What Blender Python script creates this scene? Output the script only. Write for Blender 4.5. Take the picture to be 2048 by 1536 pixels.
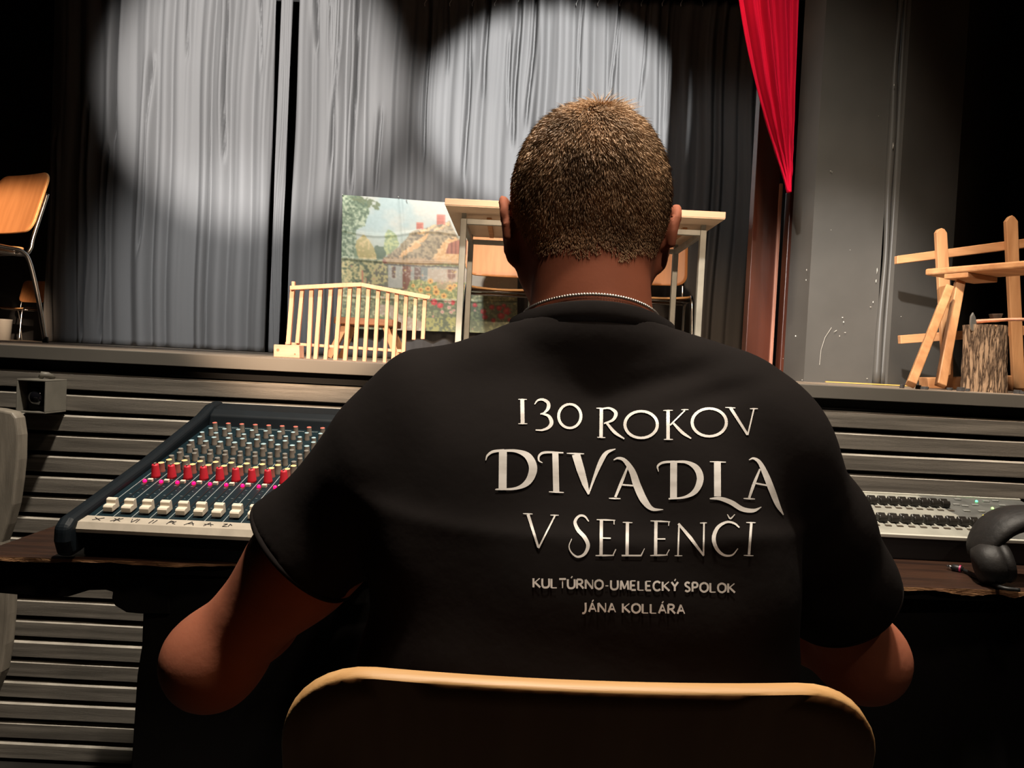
import bpy, bmesh, math, random
import numpy as np
from mathutils import Vector, Matrix
from mathutils.bvhtree import BVHTree

random.seed(7)
rng = np.random.default_rng(7)
for o in list(bpy.data.objects): bpy.data.objects.remove(o)
SC = bpy.context.scene
COL = SC.collection
PI = math.pi

# ------------------------------------------------------------------ camera
FPX = 1538.0
PITCH = math.radians(1.64)
ROLL = math.radians(2.835)
EYE = Vector((0, 0, 1.10))
_f = Vector((0, math.cos(PITCH), -math.sin(PITCH)))
_r0 = Vector((1, 0, 0)); _u0 = Vector((0, math.sin(PITCH), math.cos(PITCH)))
_r = _r0*math.cos(ROLL) + _u0*math.sin(ROLL)
_u = _u0*math.cos(ROLL) - _r0*math.sin(ROLL)
cam_d = bpy.data.cameras.new('camera'); cam = bpy.data.objects.new('camera', cam_d)
COL.objects.link(cam)
M = Matrix.Identity(4)
for i in range(3):
    M[i][0] = _r[i]; M[i][1] = _u[i]; M[i][2] = -_f[i]; M[i][3] = EYE[i]
cam.matrix_world = M
cam_d.sensor_fit = 'HORIZONTAL'; cam_d.sensor_width = 36.0
cam_d.lens = 36.0*FPX/2048.0
cam_d.clip_start = 0.05
cam_d.dof.use_dof = False
SC.camera = cam

def ray(px, py):
    return _f + _r*((px-1024)/FPX) - _u*((py-768)/FPX)
def at(px, py, Y):
    """pixel of the photo -> the point on that sight line at depth Y"""
    d = ray(px, py); t = Y/d.y
    return EYE + d*t

# ------------------------------------------------------------------ colour management / world
SC.view_settings.view_transform = 'Standard'
SC.view_settings.look = 'None'
SC.view_settings.gamma = 1.0
SC.view_settings.use_curve_mapping = False
SC.view_settings.exposure = 0.0
W = bpy.data.worlds.new('hall_dark'); SC.world = W; W.use_nodes = True
W.node_tree.nodes['Background'].inputs[0].default_value = (0.6, 0.75, 1.0, 1)
W.node_tree.nodes['Background'].inputs[1].default_value = 0.0

# ------------------------------------------------------------------ lights
def look(loc, tgt):
    d = (Vector(tgt)-Vector(loc)).normalized()
    return d.to_track_quat('-Z', 'Y').to_euler()
def spot(name, loc, tgt, energy, col, half_deg, blend=0.3, rad=0.05, sx=1, sy=1):
    l = bpy.data.lights.new(name, 'SPOT'); l.energy = energy; l.color = col
    l.spot_size = math.radians(half_deg*2); l.spot_blend = blend; l.shadow_soft_size = rad
    o = bpy.data.objects.new(name, l); COL.objects.link(o)
    o.location = loc; o.rotation_euler = look(loc, tgt); o.scale = (sx, sy, 1)
    return o
def area(name, loc, tgt, energy, col, sx, sy):
    l = bpy.data.lights.new(name, 'AREA'); l.energy = energy; l.color = col
    l.shape = 'RECTANGLE'; l.size = sx; l.size_y = sy
    o = bpy.data.objects.new(name, l); COL.objects.link(o)
    o.location = loc; o.rotation_euler = look(loc, tgt)
    return o

WARM = (1.0, 0.69, 0.45); NEUT = (1.0, 0.95, 0.90); COOL = (1.0, 0.985, 0.96)
YC = 5.5     # back curtain
# two profile spots from the hall onto the back curtain
spot('profile_spot_left', (-1.0, -2.6, 3.7), at(515, 175, YC), 9000, NEUT, 8.0, 0.55, 0.05, 1.0, 1.0)
spot('profile_spot_right', (0.9, -2.6, 3.7), at(1110, 225, YC), 10500, COOL, 7.1, 0.42, 0.05, 1.0, 0.78)
spot('fill_spot_middle', (0.0, -2.6, 3.7), at(830, 320, YC), 1900, NEUT, 5.6, 0.8, 0.05)  # added fill lamp, lightens the dark band between the two profile circles
# wash over the lower left of the curtain
spot('wash_left', (-1.6, 2.3, 3.9), at(440, 600, YC), 900, COOL, 15.0, 0.9, 0.15)
# warm key over table, chairs, little fence
spot('warm_key', (-0.1, 1.1, 4.2), (0.25, 4.2, 1.5), 440, WARM, 20, 0.6, 0.10)
spot('warm_front', (-1.3, -2.2, 2.7), at(700, 650, 2.35), 1900, WARM, 4.6, 0.5, 0.05)
spot('banner_light', (-1.0, 2.2, 3.9), at(850, 560, YC-0.1), 520, NEUT, 13, 0.6, 0.1)
# warm light on the props at the right
spot('warm_right', (0.2, 0.8, 3.9), at(1890, 710, 2.5), 330, WARM, 13.5, 0.8, 0.2)
spot('warm_left', (1.6, -1.6, 3.3), at(-20, 450, 3.75), 6500, WARM, 3.4, 0.6, 0.05)
spot('panel_spot', (-1.6, -2.4, 3.2), at(1680, 620, 2.95), 2600, NEUT, 4.6, 0.9, 0.06)
spot('dim_right', (0.3, 2.2, 4.2), at(1440, 380, YC), 75, NEUT, 12, 0.9, 0.1)
# dim lamps of the hall
spot('table_front', (0.5, -2.6, 2.7), (0.35, 3.6, 1.45), 700, WARM, 7.0, 0.5, 0.06)
spot('hall_lamp', (0.50, 0.36, 3.2), (0.05, 0.95, 1.0), 88, (1.0, 0.80, 0.62), 30, 0.9, 0.12)
spot('hall_lamp_rear', (0.75, -1.6, 3.6), (0.10, 1.90, 0.87), 205, (1.0, 0.82, 0.66), 13.0, 0.75, 0.05)
spot('hall_lamp_front', (0.1, 0.85, 4.3), (0.3, 1.95, 0.9), 820, (1.0, 0.90, 0.76), 38, 0.9, 0.10)

# ------------------------------------------------------------------ materials
def mat(name, col, rough=0.6, metal=0.0, spec=0.5, emit=None, emit_s=0.0, var=0.0, vscale=8.0, bump=0.0, bscale=60.0, stretch=(1,1,1), col2=None, coat=0.0):
    m = bpy.data.materials.new(name); m.use_nodes = True
    nt = m.node_tree; b = nt.nodes['Principled BSDF']
    b.inputs['Base Color'].default_value = (*col, 1)
    b.inputs['Roughness'].default_value = rough
    b.inputs['Metallic'].default_value = metal
    b.inputs['Specular IOR Level'].default_value = spec
    if coat: b.inputs['Coat Weight'].default_value = coat
    if emit:
        b.inputs['Emission Color'].default_value = (*emit, 1); b.inputs['Emission Strength'].default_value = emit_s
    tc = nt.nodes.new('ShaderNodeTexCoord'); mp = nt.nodes.new('ShaderNodeMapping')
    mp.inputs['Scale'].default_value = stretch
    nt.links.new(tc.outputs['Object'], mp.inputs[0])
    if var or col2:
        n = nt.nodes.new('ShaderNodeTexNoise'); n.inputs['Scale'].default_value = vscale; n.inputs['Detail'].default_value = 5
        nt.links.new(mp.outputs[0], n.inputs['Vector'])
        r = nt.nodes.new('ShaderNodeValToRGB')
        c2 = col2 if col2 else tuple(c*(1-var) for c in col)
        c1 = col if col2 else tuple(min(1, c*(1+var)) for c in col)
        r.color_ramp.elements[0].position = 0.35; r.color_ramp.elements[1].position = 0.65
        r.color_ramp.elements[0].color = (*c2, 1); r.color_ramp.elements[1].color = (*c1, 1)
        nt.links.new(n.outputs[0], r.inputs[0]); nt.links.new(r.outputs[0], b.inputs['Base Color'])
    if bump:
        n2 = nt.nodes.new('ShaderNodeTexNoise'); n2.inputs['Scale'].default_value = bscale; n2.inputs['Detail'].default_value = 4
        nt.links.new(mp.outputs[0], n2.inputs['Vector'])
        bp = nt.nodes.new('ShaderNodeBump'); bp.inputs['Strength'].default_value = bump; bp.inputs['Distance'].default_value = 0.005
        nt.links.new(n2.outputs[0], bp.inputs['Height']); nt.links.new(bp.outputs[0], b.inputs['Normal'])
    return m

M_curtain = mat('curtain_cloth', (0.115, 0.115, 0.117), 0.75, var=0.10, vscale=3, bump=0.25, bscale=30, stretch=(1,1,0.15), spec=0.35)
M_red = mat('red_velvet', (0.42, 0.003, 0.024), 0.9, spec=0.08, var=0.12, vscale=9, stretch=(1,1,0.2))
M_black = mat('black_paint', (0.012, 0.012, 0.013), 0.7, var=0.3, vscale=4)
M_stagefloor = mat('stage_boards', (0.26, 0.21, 0.165), 0.6, var=0.35, vscale=5, stretch=(6,0.6,1))
M_slat = mat('slat_grey', (0.21, 0.188, 0.160), 0.42, var=0.30, vscale=7, stretch=(0.5,3,12), bump=0.15, bscale=80)
M_trim = mat('trim_grey', (0.15, 0.138, 0.12), 0.45, var=0.10, vscale=3)
M_floor = mat('hall_floor', (0.02, 0.018, 0.016), 0.5, var=0.3, vscale=6)
M_panel = mat('black_panel', (0.085, 0.080, 0.072), 0.42, var=0.15, vscale=2.5, bump=0.1, bscale=5)
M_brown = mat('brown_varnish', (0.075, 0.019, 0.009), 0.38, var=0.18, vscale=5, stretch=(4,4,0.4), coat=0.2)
M_brown_edge = mat('brown_edge_highlight', (0.46, 0.20, 0.13), 0.5, var=0.15, vscale=9, stretch=(4,4,0.4))  # pale colour paints in the pinkish highlight along the post's edge
def wood(name, c1, c2, rough=0.5, sc=(14, 14, 1.0), vs=3.0, bump=0.08):
    return mat(name, c1, rough, col2=c2, vscale=vs, stretch=sc, bump=bump, bscale=20)
M_pine = wood('pine_lath', (0.82, 0.43, 0.30), (0.70, 0.33, 0.215))
M_plank = wood('fence_pine', (0.62, 0.33, 0.155), (0.45, 0.21, 0.09), sc=(1.5, 10, 10))
M_plank_v = wood('fence_pine_upright', (0.62, 0.33, 0.155), (0.44, 0.21, 0.09), sc=(10, 10, 1.2))
M_ply = wood('chair_plywood', (0.68, 0.31, 0.125), (0.58, 0.25, 0.095), 0.38, sc=(9, 3, 0.8), bump=0.02)
M_ply_edge = wood('plywood_edge', (0.62, 0.36, 0.15), (0.50, 0.27, 0.10), 0.5, sc=(1.5, 30, 30))
M_chrome = mat('chrome_tube', (0.55, 0.56, 0.57), 0.22, 1.0, var=0.12, vscale=20)
M_greysteel = mat('grey_steel', (0.34, 0.37, 0.36), 0.42, 0.3, var=0.12, vscale=12)
M_tabletop = wood('table_laminate', (0.90, 0.60, 0.44), (0.86, 0.55, 0.40), 0.45, sc=(1, 6, 6), bump=0)
M_tableunder = mat('table_underside', (0.80, 0.64, 0.48), 0.5, var=0.05)
M_rubber = mat('black_rubber', (0.008, 0.008, 0.008), 0.5)
M_oldwood = wood('old_dark_wood', (0.045, 0.019, 0.010), (0.018, 0.008, 0.005), 0.42, sc=(1.2, 10, 10), vs=5, bump=0.3)
M_oldwood_edge = wood('raw_worn_edge', (0.36, 0.19, 0.085), (0.16, 0.07, 0.03), 0.6, sc=(3, 20, 20), vs=6, bump=0.5)
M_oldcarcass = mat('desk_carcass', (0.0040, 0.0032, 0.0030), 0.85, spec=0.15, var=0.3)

# ------------------------------------------------------------------ mesh helpers
_ORG = {}
def tag(o, label=None, cat=None, group=None, kind=None):
    if label: o['label'] = label
    if cat: o['category'] = cat
    if group: o['group'] = group
    if kind: o['kind'] = kind
    return o
def empty(name, loc, label, cat, group=None):
    o = bpy.data.objects.new(name, None); COL.objects.link(o)
    o.location = loc; o.empty_display_size = 0.05
    _ORG[o.name] = Vector(loc)
    return tag(o, label, cat, group)
def root_org(p):
    v = Vector((0, 0, 0))
    while p is not None:
        v += Vector(p.location); p = p.parent
    return v
def mk(name, verts, faces, mats, parent=None, smooth=False, fmat=None, bevel=0.0, origin=None, seg=2):
    """one mesh object; verts are world positions"""
    me = bpy.data.meshes.new(name)
    V = np.array([tuple(v) for v in verts], dtype=float)
    if parent is not None:
        org = root_org(parent); loc = Vector((0, 0, 0))
    else:
        loc = Vector(origin) if origin is not None else Vector((V[:,0].mean(), V[:,1].mean(), V[:,2].min()))
        org = loc
    V = V - np.array(org)
    me.from_pydata([tuple(v) for v in V], [], [tuple(int(i) for i in f) for f in faces])
    if not isinstance(mats, (list, tuple)): mats = [mats]
    for m in mats: me.materials.append(m)
    if fmat is not None: me.polygons.foreach_set('material_index', list(fmat))
    me.polygons.foreach_set('use_smooth', [bool(smooth)]*len(me.polygons))
    me.update()
    if bevel == 0 or True:
        bm = bmesh.new(); bm.from_mesh(me)
        bmesh.ops.recalc_face_normals(bm, faces=bm.faces) if len(bm.faces) < 60000 else None
        bm.to_mesh(me); bm.free()
    o = bpy.data.objects.new(name, me); COL.objects.link(o)
    if parent is not None: o.parent = parent
    o.location = loc
    if bevel > 0:
        md = o.modifiers.new('bevel', 'BEVEL'); md.width = bevel; md.segments = seg; md.limit_method = 'ANGLE'; md.angle_limit = math.radians(40)
    return o

class MB:
    """collects shapes that become ONE mesh"""
    def __init__(s): s.v = []; s.f = []; s.m = []
    def add(s, v, f, m=0):
        n = len(s.v); s.v += [tuple(x) for x in v]; s.f += [tuple(i+n for i in q) for q in f]; s.m += [m]*len(f); return s
    def box(s, c, d, m=0, rot=None):
        cx, cy, cz = c; x, y, z = d[0]/2, d[1]/2, d[2]/2
        P = [Vector((a*x, b*y, e*z)) for a in (-1,1) for b in (-1,1) for e in (-1,1)]
        if rot is not None: P = [rot @ p for p in P]
        P = [p+Vector(c) for p in P]
        return s.add(P, [(0,1,3,2),(4,6,7,5),(0,4,5,1),(2,3,7,6),(0,2,6,4),(1,5,7,3)], m)
    def bar(s, a, b, w, t, m=0, side=None):
        """rectangular bar from a to b; w along side vector, t along the other"""
        a = Vector(a); b = Vector(b); d = (b-a).normalized()
        sd = Vector(side) if side else Vector((1,0,0))
        n = d.cross(sd)
        if n.length < 1e-4: n = d.cross(Vector((0,1,0)))
        n.normalize(); sd = n.cross(d).normalized()
        P = []
        for e in (a, b):
            for i, j in ((-1,-1),(1,-1),(1,1),(-1,1)): P.append(e+sd*(i*w/2)+n*(j*t/2))
        return s.add(P, [(0,3,2,1),(4,5,6,7),(0,1,5,4),(1,2,6,5),(2,3,7,6),(3,0,4,7)], m)
    def prism(s, pts, off, m=0):
        """polygon extruded by vector off"""
        n = len(pts); off = Vector(off)
        P = [Vector(p) for p in pts]+[Vector(p)+off for p in pts]
        F = [tuple(range(n))[::-1], tuple(range(n, 2*n))]+[(i, (i+1) % n, n+(i+1) % n, n+i) for i in range(n)]
        return s.add(P, F, m)
    def tube(s, pts, r, m=0, n=10, caps=True):
        pts = [Vector(p) for p in pts]; N = len(pts)
        rs = r if isinstance(r, (list, tuple)) else [r]*N
        base = len(s.v); V = []; F = []
        t0 = (pts[1]-pts[0]).normalized()
        up = Vector((0,0,1)) if abs(t0.z) < 0.9 else Vector((1,0,0))
        nrm = t0.cross(up).normalized()
        for i in range(N):
            t = (pts[min(i+1,N-1)]-pts[max(i-1,0)]).normalized()
            nrm = (nrm - t*nrm.dot(t)).normalized(); bn = t.cross(nrm)
            for k in range(n):
                a = 2*PI*k/n; V.append(pts[i]+(nrm*math.cos(a)+bn*math.sin(a))*rs[i])
        for i in range(N-1):
            for k in range(n):
                F.append((i*n+k, i*n+(k+1)%n, (i+1)*n+(k+1)%n, (i+1)*n+k))
        if caps: F.append(tuple(range(n))[::-1]); F.append(tuple((N-1)*n+k for k in range(n)))
        return s.add(V, F, m)
    def lathe(s, prof, c, axis=(0,0,1), n=16, ms=None):
        """prof: list of (r, h) ; ms material per ring segment"""
        ax = Vector(axis).normalized(); q = Vector((0,0,1)).rotation_difference(ax); c = Vector(c)
        V = []; F = []; base = len(s.v)
        for r, h in prof:
            for k in range(n):
                a = 2*PI*k/n; V.append(c+q @ Vector((r*math.cos(a), r*math.sin(a), h)))
        s.v += [tuple(v) for v in V]
        for i in range(len(prof)-1):
            mi = ms[i] if ms else 0
            for k in range(n):
                s.f.append((base+i*n+k, base+i*n+(k+1)%n, base+(i+1)*n+(k+1)%n, base+(i+1)*n+k)); s.m.append(mi)
        s.f.append(tuple(base+k for k in range(n))[::-1]); s.m.append(ms[0] if ms else 0)
        L = len(prof)-1
        s.f.append(tuple(base+L*n+k for k in range(n))); s.m.append(ms[-1] if ms else 0)
        return s
    def build(s, name, mats, parent=None, smooth=False, bevel=0.0, origin=None, seg=2):
        return mk(name, s.v, s.f, mats, parent, smooth, s.m, bevel, origin, seg)

def smoothcurve(P, n=8):
    """Catmull-Rom through points of any dimension"""
    P = [np.array(p, float) for p in P]
    if len(P) < 3: 
        return [P[0]+(P[-1]-P[0])*t for t in np.linspace(0, 1, n+1)]
    Q = [2*P[0]-P[1]]+P+[2*P[-1]-P[-2]]
    out = []
    for i in range(1, len(Q)-2):
        p0, p1, p2, p3 = Q[i-1:i+3]
        for t in np.linspace(0, 1, n, endpoint=False):
            out.append(0.5*((2*p1)+(-p0+p2)*t+(2*p0-5*p1+4*p2-p3)*t*t+(-p0+3*p1-3*p2+p3)*t**3))
    out.append(P[-1]); return out

def shade_auto(o, ang=35):
    me = o.data
    me.polygons.foreach_set('use_smooth', [True]*len(me.polygons))
    md = o.modifiers.new('edge', 'EDGE_SPLIT'); md.split_angle = math.radians(ang)
    return o

def copy_tree(root, loc, rotz, label, group=None):
    c = root.copy(); COL.objects.link(c); c.location = loc; c.rotation_euler = (0, 0, rotz); c['label'] = label
    if group: c['group'] = group
    def rec(src, dst):
        for ch in src.children:
            d = ch.copy(); COL.objects.link(d); d.parent = dst; rec(ch, d)
    rec(root, c)
    return c

# ================================================================== SETTING
ZS = 1.08      # stage floor
YF = 1.95      # stage front
mb = MB(); mb.box((0.2, 2.0, -0.02), (9.0, 9.0, 0.04)); tag(mb.build('floor', M_floor), kind='structure')
# stage body + boards
mb = MB(); mb.box((0.2, 4.30, ZS-0.02), (9.0, 4.62, 0.04)); tag(mb.build('trim_1', M_stagefloor), 'dark wooden boards of the raised stage floor', kind='structure')
# front trim band
mb = MB(); mb.box((0.2, YF+0.015, ZS-0.0165), (9.0, 0.03, 0.033)); tag(mb.build('trim_2', M_trim, bevel=0.0015), 'grey edge band running along the stage front', kind='structure')
# slatted stage front: one cladding surface
mb = MB()
mb.box((0.2, YF+0.06, 0.52), (9.0, 0.02, 1.04), 1)
pitch = 0.0536; z = ZS-0.064
k = 0
while z > 0.03:
    zt, zb = z, z-0.0425
    y0 = YF+0.012 + 0.0015*math.sin(k*2.3)
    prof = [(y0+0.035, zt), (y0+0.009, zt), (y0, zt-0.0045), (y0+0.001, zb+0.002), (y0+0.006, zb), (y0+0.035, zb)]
    P = []; xs = np.linspace(-4.3, 4.7, 40)
    for x in xs:
        w = 0.0007*math.sin(x*3.1+k*1.7)+0.0005*math.sin(x*9+k)
        for (yy, zz) in prof: P.append((x, yy, zz+w))
    n = len(prof); F = []
    for i in range(len(xs)-1):
        for j in range(n-1): F.append((i*n+j, i*n+j+1, (i+1)*n+j+1, (i+1)*n+j))
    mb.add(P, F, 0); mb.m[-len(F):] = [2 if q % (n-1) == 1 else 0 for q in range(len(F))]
    z -= pitch; k += 1
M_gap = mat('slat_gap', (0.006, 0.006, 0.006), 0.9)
M_lip = mat('slat_worn_highlight', (0.42, 0.385, 0.33), 0.4, var=0.25, vscale=12)  # worn slat lip, coloured paler to paint the highlight line from overhead light
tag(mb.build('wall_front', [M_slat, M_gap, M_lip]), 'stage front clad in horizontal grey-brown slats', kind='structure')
# dark recess under the trim
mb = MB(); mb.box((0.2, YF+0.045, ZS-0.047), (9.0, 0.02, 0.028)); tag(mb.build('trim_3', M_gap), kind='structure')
# back wall, side walls, ceiling of stage and hall
mb = MB(); mb.box((0.2, 6.35, 2.4), (9.0, 0.1, 4.8)); tag(mb.build('wall_back', M_black), kind='structure')
mb = MB(); mb.box((-4.35, 2.0, 2.4), (0.1, 9.0, 4.8)); tag(mb.build('wall_left', M_black), kind='structure')
mb = MB(); mb.box((4.75, 2.0, 2.4), (0.1, 9.0, 4.8)); tag(mb.build('wall_right', M_black), kind='structure')
mb = MB(); mb.box((0.2, 1.5, 4.85), (9.0, 9.6, 0.1)); tag(mb.build('ceiling', M_black), kind='structure')

# black sheet wall to the right of the stage: plan outline extruded upwards
def plan_wall(name, pts, thick, z0, z1, m, label, nz=2):
    mb = MB()
    for (a, b) in zip(pts[:-1], pts[1:]):
        a = Vector((a[0], a[1], 0)); b = Vector((b[0], b[1], 0)); d = (b-a).normalized(); n = Vector((-d.y, d.x, 0))
        q = [a, b, b+n*thick, a+n*thick]
        mb.prism([Vector((p.x, p.y, z0)) for p in q], (0, 0, z1-z0))
    o = mb.build(name, m); return tag(o, label, kind='structure')
def XY(px, Y, py=600):
    p = at(px, py, Y); return (p.x, p.y)
# wall seams follow true verticals
A0 = XY(1575, 3.12); A1 = XY(1617, 2.95); A2 = XY(1757, 2.95); A3 = XY(1785, 2.93); A4 = XY(1900, 3.10); A5 = (A4[0]+1.1, 4.6)
plan_wall('trim_4', [A0, A1], 0.03, ZS, 4.3, M_panel, 'dark narrow side face of the black stage wall')
plan_wall('wall_side', [A1, A2], 0.03, ZS, 4.3, M_panel, 'scuffed black sheet wall panel right of the stage opening')
plan_wall('wall_rear', [A3, A4, A5], 0.03, ZS, 4.3, M_panel, 'black wall turning back behind the picket fence')
# rounded seam (bulging joint) between panels
mb = MB(); sx = (A2[0]+A3[0])/2; sy = 2.945
zz = np.linspace(ZS, 4.2, 60)
mb.tube([(sx-0.011+0.0035*math.sin(z*5)+0.002*math.sin(z*13), sy+0.004, z) for z in zz], [0.013+0.003*math.sin(z*7) for z in zz], n=12)
mb.tube([(sx+0.013+0.003*math.sin(z*4+1), sy+0.006, z) for z in zz], [0.011+0.003*math.sin(z*6+2) for z in zz], n=12)
tag(mb.build('trim_5', M_panel, smooth=True), 'bulging vertical seam between black wall sheets', kind='structure')
# white chips and scratches on the black sheets (real flakes of lost paint)
M_chip = mat('paint_chip', (0.62, 0.60, 0.54), 0.7)
mb = MB()
def chip(px, py, w, h, Y=2.945, ang=0):
    c = at(px, py, Y); n = 7; P = []
    for i in range(n):
        a = 2*PI*i/n; rr = 1+0.35*math.sin(i*2.7+px)
        x = math.cos(a)*w*rr; z = math.sin(a)*h*rr
        P.append((c.x+x*math.cos(ang)-z*math.sin(ang), c.y, c.z+x*math.sin(ang)+z*math.cos(ang)))
    mb.prism(P, (0, -0.0012, 0))
for a in [(1754,541,.0012,.010),(1752,562,.0015,.006),(1746,604,.0016,.004),(1741,614,.003,.0012),(1608,602,.0022,.005,3.0),
          (1685,635,.003,.0018),(1687,644,.0022,.003),(1671,662,.007,.0008,2.945,.6),(1690,665,.004,.001),(1679,672,.001,.003),
          (1762,748,.0012,.006),(1760,763,.001,.002),(1734,757,.003,.0012),(1770,760,.0014,.003),(1694,770,.0014,.001),
          (1786,291,.0014,.010,2.925),(1788,170,.0016,.003,2.925),(1802,633,.0016,.001,2.95),(1661,342,.003,.0007),(1664,344,.002,.0006),
          (1591,672,.0022,.003,3.03),(1566,717,.001,.001,3.1),(1757,232,.0012,.0008),(1700,500,.0015,.0007),(1662,460,.0012,.0012),
          (1604,790-30,.001,.002,2.96),(1613,540,.0008,.004,2.945),(1612,560,.0008,.003,2.945)]:
    chip(*a)
# long curved scratch
cr = [at(1663,655,2.944), at(1650,675,2.944), at(1642,700,2.944), at(1639,730,2.944)]
for a, b in zip(cr[:-1], cr[1:]): mb.bar(a, b, 0.0009, 0.0008)
tag(mb.build('trim_6', M_chip), 'small pale paint chips on the black wall sheet', kind='structure')
mb = MB(); a = at(1650, 764.5, 2.93); b = at(1835, 767.5, 2.93); mb.box(((a.x+b.x)/2, 2.925, ZS+0.004), (b.x-a.x, 0.01, 0.004))
M_yel = mat('yellow_strip', (0.62, 0.40, 0.10), 0.5); tag(mb.build('trim_7', M_yel), 'thin yellow strip at foot of the black wall', kind='structure')

# brown varnished column + its edge highlight as a pale strip + second thin brown post
def post(px0, px1, Y, m, name, label, th=0.06, py=600, z1=4.2, kind='structure'):
    a = XY(px0, Y, py); b = XY(px1, Y, py)
    mb = MB(); mb.box(((a[0]+b[0])/2, Y+th/2, (ZS+z1)/2), (b[0]-a[0], th, z1-ZS))
    return tag(mb.build(name, m, bevel=0.003), label, kind=kind)
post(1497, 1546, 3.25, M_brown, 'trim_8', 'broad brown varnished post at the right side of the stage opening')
post(1546.4, 1553, 3.24, M_brown_edge, 'trim_9', 'pale edge strip of the brown post, coloured as its highlight', z1=at(1555,366,3.24).z)
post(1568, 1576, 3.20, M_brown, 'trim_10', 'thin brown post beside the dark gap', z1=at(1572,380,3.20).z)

# ================================================================== CURTAINS
def fold_fn(u, seed, wmin, wmax, amp):
    """piecewise folds along u (metres): returns callable depth(u)"""
    r = np.random.default_rng(seed); edges = [u[0]-0.2]
    while edges[-1] < u[-1]+0.3: edges.append(edges[-1]+r.uniform(wmin, wmax))
    amps = r.uniform(0.35, 1.0, len(edges))*amp
    skew = r.uniform(0.25, 0.75, len(edges))
    return np.array(edges), amps, skew
def curtain(name, px0, px1, Y, z0, z1, seed, m, label, cat, group=None, wmin=0.07, wmax=0.20, amp=0.062, flare=0.0, py=400, creases=(), pleat=0.0, dens=0.008, parent=None, topgather=0.5):
    x0 = XY(px0, Y, py)[0]; x1 = XY(px1, Y, py)[0]
    nx = max(12, int((x1-x0)/dens)); nz = 70
    us = np.linspace(x0, x1, nx); E, A, S = fold_fn(us, seed, wmin, wmax, amp)
    E2, A2_, S2 = fold_fn(us, seed+50, wmin*0.45, wmax*0.5, amp*0.24)
    r = np.random.default_rng(seed+9)
    ph = r.uniform(0, 6.28, 8)
    V = []
    for j in range(nz+1):
        t = j/nz; z = z0+(z1-z0)*t
        wander = 0.022*np.sin(1.3*t*PI+ph[0]+us*1.1)*(1-t)+0.010*np.sin(3.1*t*PI+ph[1]+us*2.3)
        uu = us+wander
        def fold(E, A, S, uu):
            i = np.clip(np.searchsorted(E, uu)-1, 0, len(E)-2); w = (uu-E[i])/(E[i+1]-E[i])
            s = S[i]; w2 = np.where(w < s, 0.5*w/s, 0.5+0.5*(w-s)/(1-s))
            a = A[i]*(1-np.abs(2*w2-1)) + A[i+1]*0
            return A[i]*np.sin(PI*w2)**1.4
        amp_t = 0.75+0.35*math.sin(t*2.2+ph[2])
        d = fold(E, A, S, uu)*amp_t + fold(E2, A2_, S2, uu*1.0+0.01*math.sin(5*t+ph[3]))*(0.25+0.9*t**1.5)
        d += 0.012*np.sin(us*5+ph[4]+t*2)+0.002*np.sin(us*31+t*9+ph[5])*t
        for (pu, z_a, z_b, wd, dp, sl) in creases:
            uc = pu+sl*(z1-z)+0.006*math.sin(z*6+pu*9)
            d -= 1.7*dp*np.exp(-((us-uc)/wd)**2)*np.clip((z-z_a)/0.15, 0, 1)*np.clip((z_b-z)/0.1, 0, 1)
            d += dp*0.35*(np.exp(-((us-uc-2.2*wd)/(1.3*wd))**2)+np.exp(-((us-uc+2.2*wd)/(1.3*wd))**2))*np.clip((z-z_a)/0.3, 0, 1)*np.clip((z_b-z)/0.1, 0, 1)
        if pleat: d += pleat*np.abs(np.sin(PI*(us-0.02*(z1-z)*np.sin(us*7))/0.155))**0.6*math.exp(-(z1-z)/0.28)
        xx = us+flare*(1-t)*(us-(x0+x1)/2)
        for x, dd in zip(xx, d): V.append((x, Y-dd, z))
    F = [(j*nx+i, j*nx+i+1, (j+1)*nx+i+1, (j+1)*nx+i) for j in range(nz) for i in range(nx-1)]
    o = mk(name, V, F, m, parent, smooth=True)
    sm = o.modifiers.new('thick', 'SOLIDIFY'); sm.thickness = 0.003
    if label: tag(o, label, cat, group)
    return o
ztop = at(1300, 5, YC).z
CG = None
curtain('stage_curtain', 98, 540, YC-0.05, ZS+0.004, 3.9, 3, M_curtain, 'left black stage curtain, leftmost of the pleated backdrop curtains', 'curtain', CG, flare=0.01, wmax=0.24,
        creases=[(XY(q, YC, 150)[0], at(q, yb, YC).z, at(q, ya, YC).z+.3, w, dp, sl) for (q, ya, yb, w, dp, sl) in [(455,-60,330,.010,.045,.01),(243,-60,290,.014,.04,0),(378,-60,130,.008,.03,.02),(318,200,520,.012,.03,-.02),(232,380,690,.012,.05,.0),(190,300,690,.011,.05,.01),(520,0,160,.008,.03,.04),(130,350,690,.012,.05,0)]])
curtain('stage_curtain', 549, 571, YC+0.02, ZS+0.004, 3.9, 11, M_curtain, 'narrow strip of black curtain hanging between the two dark gaps', 'curtain', CG, wmin=0.03, wmax=0.05, amp=0.02)
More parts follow.
